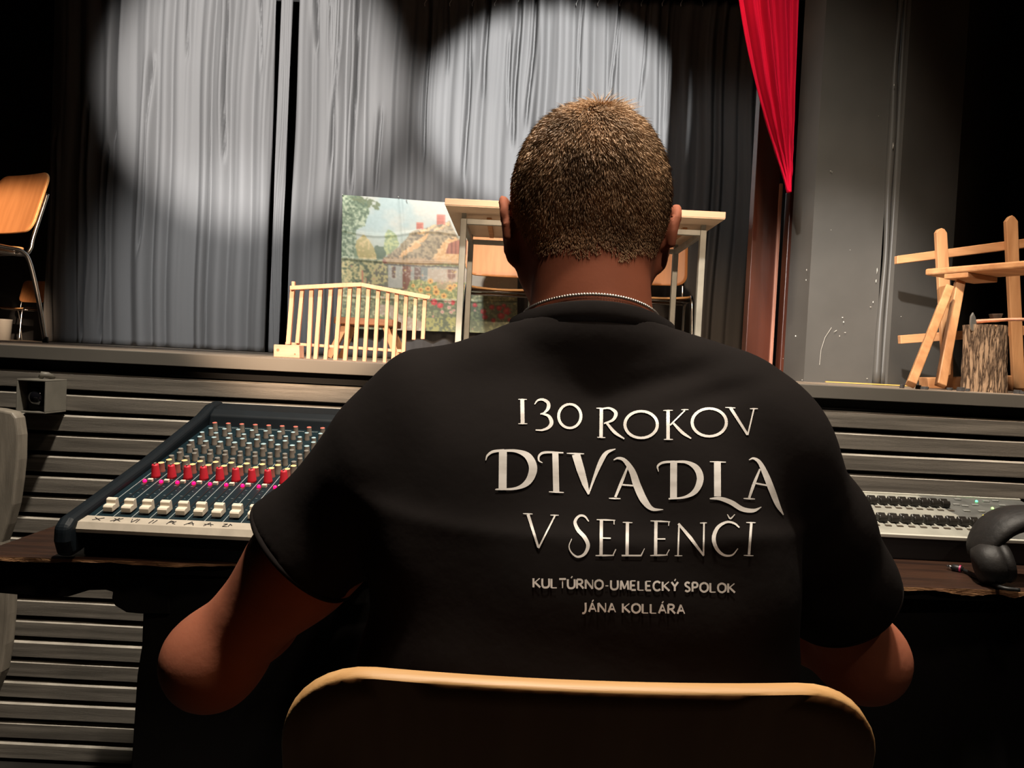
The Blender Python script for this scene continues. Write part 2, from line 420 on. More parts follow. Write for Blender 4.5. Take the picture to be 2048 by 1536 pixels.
backc = curtain('stage_curtain', 587, 1530, YC, ZS+0.004, ztop, 21, M_curtain, 'wide black backdrop curtain hung behind the table and cottage picture', 'curtain', CG, wmax=0.19, pleat=0.022,
        creases=[(XY(q, YC, 150)[0], at(q, yb, YC).z, at(q, ya, YC).z+.3, w, dp, sl) for (q, ya, yb, w, dp, sl) in [(714,-30,395,.012,.07,.0),(680,60,340,.008,.04,-.03),(625,-30,110,.012,.05,.06),(655,-20,120,.007,.03,.03),(855,60,330,.010,.04,.0),(938,60,370,.010,.04,.0),(972,20,200,.010,.05,-.02),(1033,60,300,.012,.06,.0),(1066,20,260,.010,.06,-.03),(1015,150,260,.008,.03,.03),(1158,60,300,.007,.035,.0),(1230,20,250,.008,.04,-.03),(1290,50,220,.007,.035,-.04),(1335,50,260,.008,.03,.0),(890,40,150,.008,.03,.02),(765,300,400,.010,.03,.0)]])
# rail and hooks
M_rail = mat('rail_black', (0.01, 0.01, 0.01), 0.5)
mb = MB(); mb.box((1.0, YC-0.02, ztop+0.075), (4.2, 0.03, 0.03)); tag(mb.build('curtain_rail', M_rail), 'black rail carrying the wide backdrop curtain', 'rail')
M_hook = mat('hook_metal', (0.6, 0.6, 0.58), 0.4, 0.6)
for i, px in enumerate([850, 900, 945, 990, 1035, 1080, 1118, 1153, 1196, 1240, 1283, 1325, 1362, 1405, 1450]):
    c = at(px, 8+0.0*i, YC-0.045); mb = MB()
    s = 1 if px < 1390 else -1
    mb.tube([(c.x, c.y, c.z-0.015), (c.x-0.003*s, c.y-0.004, c.z), (c.x+0.010*s, c.y, c.z+0.03), (c.x+0.012*s, c.y, c.z+0.055), (c.x, c.y, c.z+0.065)], 0.003, n=6)
    mb.build('curtain_hook', M_hook, backc, smooth=True)

# red swag of the main drape
def swag():
    Y = 2.75
    L = [(1440,-260),(1458,-120),(1475,0),(1490,80),(1508,165),(1529,240),(1549,300),(1565,345),(1577,384)]
    R = [(1604,-260),(1598,-120),(1592,0),(1590,80),(1588,165),(1587,240),(1585,300),(1583,345),(1579.5,385)]
    L = smoothcurve(L, 8); R = smoothcurve(R, 8)
    nu = 72; V = []; n = len(L)
    for j, (a, b) in enumerate(zip(L, R)):
        t = j/(n-1)
        for i in range(nu):
            u = i/(nu-1); px = a[0]+(b[0]-a[0])*u; py = a[1]+(b[1]-a[1])*u
            p = at(px, py, Y)
            u2 = u+0.04*math.sin(3*t+u*4)
            dep = 0.030*(1-t*0.75)*(math.sin(u2*2*PI*4.5)+0.5*math.sin(u2*2*PI*8.3+1)+0.35*math.sin(u2*2*PI*15+2*t))
            V.append((p.x, p.y-dep, p.z))
    F = [(j*nu+i, j*nu+i+1, (j+1)*nu+i+1, (j+1)*nu+i) for j in range(n-1) for i in range(nu-1)]
    o = mk('main_drape', V, F, M_red, smooth=True)
    o.modifiers.new('thick', 'SOLIDIFY').thickness = 0.004
    tag(o, 'crimson red stage drape gathered to a point beside the brown post', 'curtain')
    # tail of the same drape behind the wall edge
    V = []; n2 = 20
    for j in range(n2+1):
        t = j/n2; py = 560+190*t
        for i in range(14):
            u = i/13; px = (1563-8*t)+(8+2*t)*u; p = at(px, py, 3.18)
            V.append((p.x, p.y-0.006*math.sin(u*9), p.z))
    F = [(j*14+i, j*14+i+1, (j+1)*14+i+1, (j+1)*14+i) for j in range(n2) for i in range(13)]
    return o
swag()

# ================================================================== COTTAGE PICTURE (a flat printed cloth)
def noise2(nx, ny, fx, fy, seed, octs=4):
    r = np.random.default_rng(seed); out = np.zeros((ny, nx)); amp = 1; tot = 0
    for o in range(octs):
        gx, gy = int(fx*2**o)+2, int(fy*2**o)+2
        g = r.random((gy, gx)); x = np.linspace(0, gx-1.001, nx); y = np.linspace(0, gy-1.001, ny)
        xi = x.astype(int); yi = y.astype(int); xf = x-xi; yf = (y-yi)[:, None]
        xf = xf*xf*(3-2*xf); yf = yf*yf*(3-2*yf)
        a = g[np.ix_(yi, xi)]*(1-xf)+g[np.ix_(yi, xi+1)]*xf
        b = g[np.ix_(yi+1, xi)]*(1-xf)+g[np.ix_(yi+1, xi+1)]*xf
        out += amp*(a*(1-yf)+b*yf); tot += amp; amp *= 0.55
    return out/tot
def paint_cottage(W_, H_):
    """painted in crop coordinates: x 165..1790, y 90..1380"""
    X, Yg = np.meshgrid(np.linspace(165, 1790, W_), np.linspace(90, 1380, H_))
    img = np.zeros((H_, W_, 3))
    n1 = noise2(W_, H_, 6, 5, 1); n2 = noise2(W_, H_, 30, 24, 2); n3 = noise2(W_, H_, 90, 70, 3, 2)
    wx = X+(n2-0.5)*40; wy = Yg+(n2[::-1]-0.5)*40
    def C(*c): return np.array(c, float)/255
    def put(mask, c, a=1.0):
        mk_ = (mask.astype(float)*a)[..., None]; img[:] = img*(1-mk_)+c*mk_
    def poly(P, x=None, y=None):
        x = X if x is None else x; y = Yg if y is None else y
        ins = np.zeros(x.shape, bool); n = len(P)
        for i in range(n):
            x1, y1 = P[i]; x2, y2 = P[(i+1) % n]
            if y1 == y2: continue
            c = ((y1 > y) != (y2 > y)) & (x < (x2-x1)*(y-y1)/(y2-y1)+x1)
            ins ^= c
        return ins
    def sm(v, a, b): t = np.clip((v-a)/(b-a), 0, 1); return t*t*(3-2*t)
    # sky
    img[:] = C(168,190,192); put(sm(n1, .4, .7), C(198,200,192)); put(sm(X+(n1-.5)*300, 700, 1100)*.6, C(205,200,190)); put(sm(Yg+(n1-.5)*200, 330, 520)*.6, C(196,200,182))
    # distant greens
    put(poly([(540,560),(560,440),(600,400),(660,450),(700,520),(640,640),(520,650)], wx, wy), C(140,160,118)); put((n3 > .55) & poly([(540,560),(560,440),(600,400),(660,450),(700,520),(640,640),(520,650)], wx, wy), C(180,190,130))
    put(poly([(440,600),(480,560),(540,560),(580,620),(560,700),(460,700)], wx, wy), C(88,110,88))
    put(poly([(260,660),(290,520),(360,470),(420,520),(470,600),(490,700),(260,720)], wx, wy), C(186,170,108)); put((n3 > .58) & poly([(260,660),(290,520),(360,470),(420,520),(470,600),(490,700),(260,720)], wx, wy), C(216,190,130))
    # left tree
    put((wx < 300-60*np.sin(wy/200)) & (wy < 900), C(120,142,112)); t = poly([(150,80),(300,80),(420,140),(410,260),(380,370),(300,420),(280,700),(150,700)], wx, wy)
    put(t, C(116,138,110)); put(t & (n3 > .6), C(178,190,160)); put(t & (n3 < .36), C(78,100,78))
    br = poly([(220,90),(400,100),(520,150),(510,215),(400,190),(300,150)], wx, wy); put(br & (n3 > .42), C(92,106,74))
    # ground
    g = Yg+(n1-.5)*30 > 700; put(g, C(132,140,108)); put(g & (n2 > .55), C(160,162,120)); put(g & (n3 < .38), C(92,106,84)); put(g & (n3 > .68), C(206,206,160))
    put(poly([(380,960),(500,720),(600,760),(600,960)], wx, wy), C(110,112,98))
    # walls
    put(poly([(590,740),(1800,740),(1800,980),(590,960)]), C(172,176,172)); put(poly([(960,760),(1800,760),(1800,960),(960,960)]), C(196,180,162), .8)
    for (a, b, c, d, col) in [(625,755,662,870,(110,90,84)),(725,740,800,975,(126,84,74)),(835,750,895,875,(112,92,88)),(1142,760,1215,860,(128,92,80)),(895,740,960,880,(126,138,140)),(800,790,832,860,(150,160,158))]:
        put(poly([(a,b),(c,b),(c,d),(a,d)]), C(*col)); 
    for xw in (1142, 1178): put((abs(X-xw) < 4) & (Yg > 760) & (Yg < 860), C(190,160,140))
    put((abs(Yg-800) < 4) & (X > 1142) & (X < 1215), C(190,160,140))
    put((n3 > .62) & poly([(590,740),(1220,740),(1220,900),(590,900)]), C(206,204,196), .5)
    # roof
    R = poly([(540,690),(700,545),(790,420),(860,380),(1020,320),(1110,300),(1160,270),(1180,330),(1230,430),(1330,560),(1330,715),(1100,705),(900,735),(580,728)], X+(n3-.5)*10, Yg+(n3-.5)*26)
    put(R, C(150,136,110)); put(R & (n3 > .58), C(172,152,122)); put(R & (n3 < .38), C(120,108,92))
    wx3 = X+(n3-.5)*30; wy3 = Yg+(n3-.5)*30
    for P in [[(845,412),(1010,320),(1040,330),(900,420)],[(680,655),(770,560),(860,480),(950,395),(975,400),(900,500),(860,560),(760,620),(700,665)],[(1000,390),(1110,310),(1160,280),(1150,310),(1060,370)],
              [(1010,650),(1090,500),(1150,450),(1230,440),(1260,560),(1330,620),(1330,700),(1020,680)]]:
        put(poly(P, wx3, wy3) & R, C(226,176,122)); put(poly(P, wx3, wy3) & R & (n3 > .55), C(238,196,146))
    put(R & (Yg+(n3-.5)*60 > 665), C(196,158,120), .6)
    gb = poly([(1120,600),(1150,500),(1230,465),(1330,460),(1330,600)]); put(gb, C(176,108,90)); put(gb & (np.sin(X/6) > .6), C(132,80,70))
    put(poly([(540,690),(560,690),(590,730),(545,730)]), C(150,100,90))
    put((abs(Yg-738-(n3-.5)*14) < 7) & (X > 580) & (X < 1330), C(90,86,84))
    # chimneys
    for (a, b, c, d) in [(850,305,912,375),(1037,215,1115,320)]:
        put(poly([(a,b),(c,b),(c,d-15),(a,d)]), C(184,92,76)); put(poly([(a,b),(c,b),(c,b+14),(a,b+14)]), C(204,116,96)); put(poly([(c-14,b),(c,b),(c,d),(c-14,d)]), C(208,118,100))
        put(poly([(a,b),(c,b),(c,d),(a,d)]) & (np.sin(Yg/5) > .8), C(150,74,64), .5)
    # bushes by the house and flowers
    put(poly([(160,730),(580,730),(590,900),(400,960),(160,960)], wx, wy) & (n3 > .5), C(196,186,132)); put(poly([(160,730),(350,730),(350,960),(160,960)], wx, wy) & (n3 > .63), C(222,206,150))
    put(poly([(770,980),(790,890),(860,870),(1000,900),(1330,880),(1330,1100),(760,1060)], wx, wy), C(128,144,96)); put(poly([(770,980),(790,890),(860,870),(1000,900),(1330,880),(1330,1100),(760,1060)], wx, wy) & (n3 > .55), C(190,192,128))
    put(poly([(1040,880),(1220,860),(1220,960),(1040,960)], wx, wy), C(190,160,140), .6)
    put(poly([(950,1060),(1800,1060),(1800,1400),(950,1400)], wx, wy), C(104,118,98)); put(poly([(950,1060),(1800,1060),(1800,1400),(950,1400)], wx, wy) & (n3 > .6), C(146,158,120))
    put(poly([(940,1240),(1230,1240),(1230,1400),(940,1400)], wx, wy) & (n3 > .45), C(172,176,112))
    pa = poly([(480,1140),(640,1130),(640,1200),(900,1290),(940,1400),(560,1400),(700,1300),(480,1210)], wx, wy); put(pa, C(184,168,150)); put(pa & (n3 > .6), C(206,196,184))
    put(poly([(180,1260),(560,1260),(560,1345),(180,1330)], wx, wy), C(96,122,88))
    put(poly([(350,810),(366,810),(366,930),(350,930)]), C(208,130,104)); put(poly([(387,880),(395,880),(395,930),(387,930)]), C(208,150,120))
    def flower(x, y, r, c, cc=None):
        a = np.arctan2(Yg-y, X-x); d = np.hypot(X-x, Yg-y); rr = r*(1+.16*np.sin(a*7+x)); put(d < rr, C(*c))
        put((d < rr) & (np.sin(a*9+d/3) > .3), C(*[min(255, v+22) for v in c]), .7)
        if cc: put(d < r*.36, C(*cc))
    for (x, y, r) in [(1168,945,34),(1040,990,34),(962,960,27),(1112,1025,28),(825,935,18),(895,975,24),(965,1030,28),(985,885,26),(1290,930,26),(1030,945,20),(1210,920,20)]:
        flower(x, y, r, (232,178,98), (140,90,50))
    for (x, y, r) in [(1022,1090,30),(1078,1120,28),(1195,1090,22),(1400,1105,22),(1478,1168,26),(1492,1220,24),(1555,1122,24),(1622,1128,26),(1695,1155,36),(1642,1205,32),(1570,1250,20),(1718,1240,18),(1665,1100,20)]:
        flower(x, y, r, (206,58,70)); flower(x-r*.2, y-r*.2, r*.45, (228,96,104))
    for (x, y, r) in [(1128,1080,15),(1165,1085,17),(1160,1140,19),(1098,1185,18),(1180,1185,18),(1205,1165,14),(1012,1235,10),(1400,1160,10)]:
        flower(x, y, r, (226,190,180), (200,110,110))
    rf = np.random.default_rng(5)
    for i in range(260):
        x = rf.uniform(165, 1790); y = rf.uniform(720, 1370); c = [(222,214,160),(230,200,120),(120,140,96),(214,150,130),(150,170,120)][i % 5]
        d = np.hypot(X-x, Yg-y); put(d < rf.uniform(4, 9), C(*c), .8)
    # creases in the cloth (a little paler along the fold of the print)
    img[:] = np.clip(img + ((n3-.5)*.06)[..., None], 0, 1)
    for _ in range(2):
        q = np.pad(img, ((1,1),(1,1),(0,0)), 'edge'); img = (q[1:-1,1:-1]*2+q[:-2,1:-1]+q[2:,1:-1]+q[1:-1,:-2]+q[1:-1,2:])/6
    return img*.80+.20*np.array((.76,.77,.70))
def banner():
    W_, H_ = 330, 262; Y = YC-0.11
    img = paint_cottage(W_, H_)
    # photo corner pixels
    TL = (685, 390); TR = (1037, 410); BR = (1034, 668); BL = (683, 657)
    V = []
    for j in range(H_):
        v = j/(H_-1)
        for i in range(W_):
            u = i/(W_-1)
            px = (TL[0]*(1-u)+TR[0]*u)*(1-v)+(BL[0]*(1-u)+BR[0]*u)*v
            py = (TL[1]*(1-u)+TR[1]*u)*(1-v)+(BL[1]*(1-u)+BR[1]*u)*v - 2.5*math.sin(u*PI)*(1-v)*-1
            p = at(px, py, Y)
            cre = 0.0
            for (v0, w0) in ((0.26+0.03*math.sin(u*9), .012), (0.475+.006*math.sin(u*7), .010), (0.76, .008)):
                cre += 0.006*math.exp(-((v-v0)/w0)**2)
            cre += 0.005*math.exp(-((u-0.33-v*.06)/.012)**2)+0.010*math.sin(u*8+v*3)+0.006*math.sin(u*5-v*11)
            V.append((p.x, p.y-cre, p.z))
    V = np.array(V)
    F = [(j*W_+i, j*W_+i+1, (j+1)*W_+i+1, (j+1)*W_+i) for j in range(H_-1) for i in range(W_-1)]
    m = bpy.data.materials.new('printed_cloth'); m.use_nodes = True; nt = m.node_tree
    at_ = nt.nodes.new('ShaderNodeAttribute'); at_.attribute_name = 'paint'
    nt.links.new(at_.outputs['Color'], nt.nodes['Principled BSDF'].inputs['Base Color']); nt.nodes['Principled BSDF'].inputs['Roughness'].default_value = 0.5
    root = mk('cottage_picture', V, F, m, smooth=True)
    ca = root.data.color_attributes.new('paint', 'FLOAT_COLOR', 'POINT')
    lin = np.where(img <= 0.04045, img/12.92, ((img+0.055)/1.055)**2.4)
    rgba = np.ones((H_*W_, 4), dtype=np.float32); rgba[:, :3] = lin.reshape(-1, 3)
    ca.data.foreach_set('color', rgba.ravel())
    root.modifiers.new('thick', 'SOLIDIFY').thickness = 0.004
    tag(root, 'printed cloth picture of a thatched cottage and flower garden pinned to the curtain', 'picture')
    for px, py in ((685, 389), (797, 394), (813, 401)):
        c = at(px, py, Y-0.03); mb = MB(); mb.lathe([(0.001, 0), (0.005, 0.002), (0.005, 0.006), (0.001, 0.008)], (c.x, c.y, c.z), (0, -1, 0), 8)
        mb.build('pin', M_hook, root, smooth=True)
banner()

# ================================================================== CHAIRS
def rounded_plate(w, h, r, thick, disp, rings=10, per=10):
    """rounded rectangle plate in local (u,v), thickness along n; disp(u,v)->offset along n. returns verts(u,n,v), faces, fmat"""
    out = []
    for (cx, cz, a0) in ((w/2-r, h/2-r, 0), (-w/2+r, h/2-r, PI/2), (-w/2+r, -h/2+r, PI), (w/2-r, -h/2+r, 1.5*PI)):
        for k in range(per): 
            a = a0+(PI/2)*k/(per-1); out.append((cx+r*math.cos(a), cz+r*math.sin(a)))
    # densify the straight runs
    dense = []
    for i, p in enumerate(out):
        q = out[(i+1) % len(out)]; dense.append(p)
        L = math.hypot(q[0]-p[0], q[1]-p[1]); n = int(L/0.02)
        for k in range(1, n): dense.append((p[0]+(q[0]-p[0])*k/n, p[1]+(q[1]-p[1])*k/n))
    N = len(dense); V = []; F = []; Mt = []
    e = min(0.0018, thick*0.3)
    def ring(s, n, inset=0):
        for (u, v) in dense:
            uu, vv = u*s, v*s
            if inset:
                L = math.hypot(u, v); uu -= u/L*inset; vv -= v/L*inset
            V.append((uu, disp(uu, vv)+n, vv))
    # front centre, rings, edge, back rings, centre
    seq = [(k/rings, thick/2, e if k == rings else 0) for k in range(1, rings+1)]+[(1.0, thick/2-e, 0), (1.0, -thick/2+e, 0)]+[(k/rings, -thick/2, e if k == rings else 0) for k in range(rings, 0, -1)]
    V.append((0, disp(0, 0)+thick/2, 0))
    for s in seq: ring(*s)
    V.append((0, disp(0, 0)-thick/2, 0)); last = len(V)-1
    for i in range(N): F.append((0, 1+i, 1+(i+1) % N)); Mt.append(0)
    for k in range(len(seq)-1):
        a = 1+k*N; b = a+N
        for i in range(N):
            F.append((a+i, b+i, b+(i+1) % N, a+(i+1) % N)); Mt.append(1 if rings-1 <= k <= rings+1 else 0)
    a = 1+(len(seq)-1)*N
    for i in range(N): F.append((a+i, last, a+(i+1) % N)); Mt.append(0)
    return V, F, Mt
def make_chair(label, cat='chair', arms=False, back_only_px=None):
    """school chair, origin on the floor, facing +Y (back at -Y)"""
    root = empty('school_chair', (0, 0, 0), label, cat)
    BW, BH = 0.43, 0.335
    tilt = math.radians(16)
    V, F, Mt = rounded_plate(BW, BH, 0.066, 0.0125, lambda u, v: 0.012*(u/(BW/2))**2)
    P = []
    for (u, n, v) in V:
        vv = v+BH/2; P.append((u, -0.20-vv*math.sin(tilt)+n*math.cos(tilt)-0.0, 0.559+vv*math.cos(tilt)+n*math.sin(tilt)))
    o = mk('backrest', P, F, [M_ply, M_ply_edge], root, True, Mt); o.modifiers.new('es', 'EDGE_SPLIT').split_angle = math.radians(50)
    V, F, Mt = rounded_plate(0.40, 0.40, 0.055, 0.0115, lambda u, v: 0.012*(u/0.2)**2 - (0.012*(v/0.2)**2 if v > 0 else -0.010*(v/0.2)**2))
    P = [(u, v+0.015, 0.452+n) for (u, n, v) in V]
    o = mk('seat', P, F, [M_ply, M_ply_edge], root, True, Mt); o.modifiers.new('es', 'EDGE_SPLIT').split_angle = math.radians(50)
    for s in (-1, 1):
        x = s*0.195
        mb = MB()   # inverted U side frame: front leg, bend, side rail, bend, rear leg
        pts = smoothcurve([(x*1.12, 0.25, 0.0), (x*1.09, 0.225, 0.22), (x*1.06, 0.20, 0.40), (x*1.05, 0.165, 0.452), (x*1.05, 0.11, 0.462), (x*1.05, -0.08, 0.462), (x*1.05, -0.15, 0.452), (x*1.06, -0.19, 0.40), (x*1.09, -0.235, 0.22), (x*1.12, -0.275, 0.0)], 6)
        mb.tube(pts, 0.011, n=10); mb.build('leg_frame', M_chrome, root, smooth=True)
        mb = MB()   # back upright
        mb.tube(smoothcurve([(x*0.98, 0.10, 0.437), (x*0.98, -0.05, 0.437), (x*0.98, -0.165, 0.440), (x*0.98, -0.200, 0.475), (x*0.98, -0.212, 0.535), (x*0.98, -0.259, 0.70), (x*0.97, -0.279, 0.77)], 6), 0.0095, n=10)
        mb.build('back_upright', M_chrome, root, smooth=True)
        for yy in (0.25, -0.275):
            mb = MB(); mb.lathe([(0.0135, 0.0), (0.0145, 0.004), (0.0135, 0.025), (0.0115, 0.03)], (x*1.12, yy, 0.0), n=12); mb.build('foot_cap', M_rubber, root, smooth=True)
        for zz in (0.62, 0.72):
            mb = MB(); yy = -0.20-(zz-0.535)*math.tan(tilt)+0.009+0.007
            mb.lathe([(0.007, 0), (0.006, 0.002), (0.002, 0.0035)], (x*0.98, yy, zz), (0, 1, 0.2), 10); mb.build('rivet', M_chrome, root, smooth=True)
    for yy in (0.12, -0.12):
        mb = MB(); mb.tube([(-0.2, yy, 0.437), (0.2, yy, 0.437)], 0.009, n=8); mb.build('cross_tube', M_chrome, root, smooth=True)
    if arms: pass
    return root
ch = make_chair('plywood school chair in the foreground with the seated person on it')
CHY = 0.815
p = at(1150, 1360, 0.55)
ch.location = (p.x-0.001, CHY, 0.0); ch.rotation_euler = (0, 0, math.radians(1.7))
chair0 = ch
# two behind the stage table, facing the hall
p = at(1006, 482, 5.0); c = copy_tree(chair0, (p.x, 4.74, ZS), PI+math.radians(4), 'stage chair behind the table, the left one, partly hidden by the person’s head', 'chairs behind the stage table')
p = at(1300, 482, 5.0); c = copy_tree(chair0, (p.x+0.01, 4.78, ZS), PI-math.radians(6), 'stage chair behind the table, the right one, beside the table leg', 'chairs behind the stage table')
# chair at the far left of the stage
p = at(35, 480, 3.9); c = copy_tree(chair0, (p.x-0.215, 3.84, ZS), math.radians(154), 'bright plywood chair at left edge of stage in front of the curtain')
# dim chair in the wing
p = at(66, 640, 5.9); c = copy_tree(chair0, (p.x, 5.75, ZS-0.0), math.radians(170), 'dim chair far back in the dark left wing, behind the bright chair leg'); c.scale = (0.52, 0.52, 0.52)

# ================================================================== STAGE TABLE
def stage_table():
    Y0, Y1 = 3.30, 4.10
    a = at(890, 397, Y0); b = at(1452, 423, Y0); zt = (a.z+b.z)/2
    xc = (a.x+b.x)/2; w = b.x-a.x
    root = empty('school_table', (xc, (Y0+Y1)/2, ZS), 'light laminate school table with grey square steel legs on the stage', 'table')
    mb = MB(); mb.box((xc, (Y0+Y1)/2, zt-0.014), (w, Y1-Y0, 0.028)); mb.build('tabletop', M_tabletop, root, bevel=0.002)
    mb = MB(); mb.box((xc, (Y0+Y1)/2, zt-0.0295), (w-0.004, Y1-Y0-0.004, 0.003)); mb.build('underside_board', M_tableunder, root)
    lx0 = at(925, 500, Y0+0.16).x; lx1 = at(1404, 500, Y0+0.16).x; zr = zt-0.031
    t = 0.028
    rail_z = zr-0.045
    for x in (lx0, lx1):
        for y in (Y0+0.16, Y1-0.06):
            mb = MB(); mb.box((x, y, (ZS+zr)/2-0.012), (t, t, zr-ZS-0.024)); mb.build('leg', M_greysteel, root, bevel=0.002)
            mb = MB(); mb.box((x, y, zr-0.013), (t*0.7, t*0.7, 0.026)); mb.build('leg_spacer', M_greysteel, root)
    for y in (Y0+0.16, Y1-0.06):
        mb = MB(); mb.box(((lx0+lx1)/2, y, zr-0.024-0.012), (lx1-lx0-t, t*0.8, 0.024)); mb.build('rail', M_greysteel, root, bevel=0.0015)
    for x in (lx0, lx1):
        mb = MB(); mb.box((x, (Y0+0.16+Y1-0.06)/2, zr-0.036), (t*0.8, Y1-Y0-0.22-t, 0.024)); mb.build('rail', M_greysteel, root, bevel=0.0015)
    for px in (978, 1372):
        p0 = at(px, 440, Y0+0.22); mb = MB(); mb.box((p0.x, Y0+0.46, zr-0.010), (0.022, 0.46, 0.020)); mb.build('wooden_batten', M_plank, root, bevel=0.002)
stage_table()

# ================================================================== PROPS ON STAGE
def pxpoly(pts, Y, th):
    return [at(x, y, Y if not isinstance(Y, (list, tuple)) else Y[i]) for i, (x, y) in enumerate(pts)], (0, th, 0)
def c2(x, y): return (520+x/3.4133, 360+y/3.4133)
def c4(x, y): return (1560+x/3.658, 400+y/3.658)

def lath_fence():
    Y = 2.30; base = at(690, 715, Y)
    root = empty('lath_fence', (base.x, Y, ZS), 'small pale lath fence with peaked top rail leaning at the stage edge', 'fence')
    def part(name, pts, Yo=0.0, th=0.012, m=M_pine):
        P, o = pxpoly([c2(*q) for q in pts], Y+Yo, th); mb = MB(); mb.prism(P, o); return mb.build(name, m, root, bevel=0.001)
    part('top_rail', [(203,722),(555,703),(690,700),(688,727),(555,733),(203,750)], -0.012)
    part('top_rail', [(690,700),(1165,790),(1160,812),(1125,812),(688,727)], -0.012)
    part('bottom_rail', [(172,1106),(985,1158),(985,1178),(172,1125)], 0.012)
    part('rail_stub', [(215,692),(237,692),(237,724),(215,724)], 0.0)
    PK = [((220,745),(190,1122),15),((287,740),(252,1115),13),((350,738),(327,1250),14),((413,736),(374,1250),14),((483,733),(442,1255),13),((548,730),(510,1258),14),
          ((614,725),(576,1260),14),((675,724),(643,1262),14),((740,735),(709,1265),13),((806,750),(779,1266),13),((873,765),(848,1268),12),((933,775),(906,1268),13),
          ((997,788),(973,1270),13),((1062,803),(1048,1090),12),((1125,812),(1110,1086),13)]
    for (t, b, w) in PK:
        part('picket', [(t[0]-w, t[1]), (t[0]+w, t[1]), (b[0]+w, b[1]), (b[0]-w, b[1])])
lath_fence()
def wood_block():
    Y = 2.25; P, o = pxpoly([c2(92,1122), c2(268,1128), c2(268,1300), c2(88,1295)], Y, 0.05)
    zmin = ZS; P = [Vector((p.x, p.y, max(p.z, ZS))) for p in P]
    M_bl = wood('whitewashed_pine', (0.60, 0.44, 0.34), (0.50, 0.33, 0.23), sc=(2, 8, 14))
    root = empty('wooden_block', (P[0].x, Y, ZS), 'short pale knotty wood block at foot of the lath fence', 'wood block')
    mb = MB(); mb.prism(P, o); mb.build('block', M_bl, root, bevel=0.002)
    for (x, y, r) in ((122, 1160, .0045), (238, 1188, .0025)):
        c = at(*c2(x, y), Y); mb = MB(); mb.lathe([(r, 0), (r*.9, .0012)], (c.x, c.y+0.0005, c.z), (0,-1,0), 14); mb.build('knot', wood('knot', (0.42,0.20,0.10),(0.30,0.13,0.06)), root)
wood_block()
def back_stool():
    Y = 3.05; b = at(725, 700, Y)
    root = empty('trestle_stool', (b.x, Y, ZS), 'dark wooden trestle stool standing behind the lath fence', 'stool')
    M_st = wood('stool_wood', (0.26, 0.10, 0.04), (0.16, 0.06, 0.025), sc=(2, 8, 8))
    L = at(*c2(508, 930), Y); R = at(*c2(912, 962), Y); zt = (L.z+R.z)/2
    mb = MB(); mb.box(((L.x+R.x)/2, Y+0.10, zt-0.012), (R.x-L.x, 0.22, 0.028)); mb.build('seat', M_st, root, bevel=0.004)
    M_s2 = wood('stool_leg_wood', (0.55, 0.30, 0.15), (0.42, 0.20, 0.09))
    for (x0, x1) in ((575, 470), (850, 945)):
        for yy, sp in ((Y+0.03, -0.03), (Y+0.17, 0.05)):
            t = at(*c2(x0, 970), Y); q = at(*c2(x1, 1240), Y)
            mb = MB(); mb.bar((t.x, yy, zt-0.026), (q.x, yy+sp, ZS+0.001), 0.026, 0.02); mb.build('leg', M_s2, root, bevel=0.002)
back_stool()

def board(name, pts, Y, th, root, m, bev=0.002, clampz=True):
    P, o = pxpoly([c4(*q) for q in pts], Y, th)
    if clampz: P = [Vector((p.x, p.y, max(p.z, ZS+0.0005))) for p in P]
    mb = MB(); mb.prism(P, o); return mb.build(name, m, root, bevel=bev)
def picket_fence():
    Y = 2.66; b = at(*c4(1500, 1380), Y)
    root = empty('picket_fence', (b.x, Y, ZS), 'piece of rustic picket fence with pointed pales standing behind the bench and stump', 'fence')
    board('picket', [(1145,238),(1160,215),(1183,204),(1205,212),(1224,240),(1240,500),(1262,900),(1270,1300),(1200,1300),(1180,900),(1158,500)], Y-0.02, 0.018, root, M_plank_v)
    board('picket', [(1657,155),(1680,122),(1700,110),(1720,125),(1743,155),(1755,500),(1775,900),(1795,1380),(1715,1380),(1692,900),(1672,500)], Y-0.02, 0.018, root, M_plank_v)
    board('picket', [(2150,90),(2180,50),(2230,90),(2245,500),(2280,1380),(2200,1380),(2165,500)], Y-0.02, 0.018, root, M_plank_v)
    board('rail', [(858,408),(1785,283),(2500,190),(2500,262),(1785,350),(858,467)], Y, 0.022, root, M_plank)
    board('rail', [(882,990),(1300,958),(1785,920),(2500,870),(2500,940),(1785,990),(1300,1022),(885,1052)], Y, 0.022, root, M_plank)
    board('ground_beam', [(1078,1300),(1785,1285),(2400,1270),(2400,1420),(1785,1400),(1085,1400)], Y-0.01, 0.06, root, M_plank)
    board('brace', [(1255,1040),(1268,1080),(1250,1280),(1215,1290)], Y-0.06, 0.02, root, M_plank_v)
picket_fence()
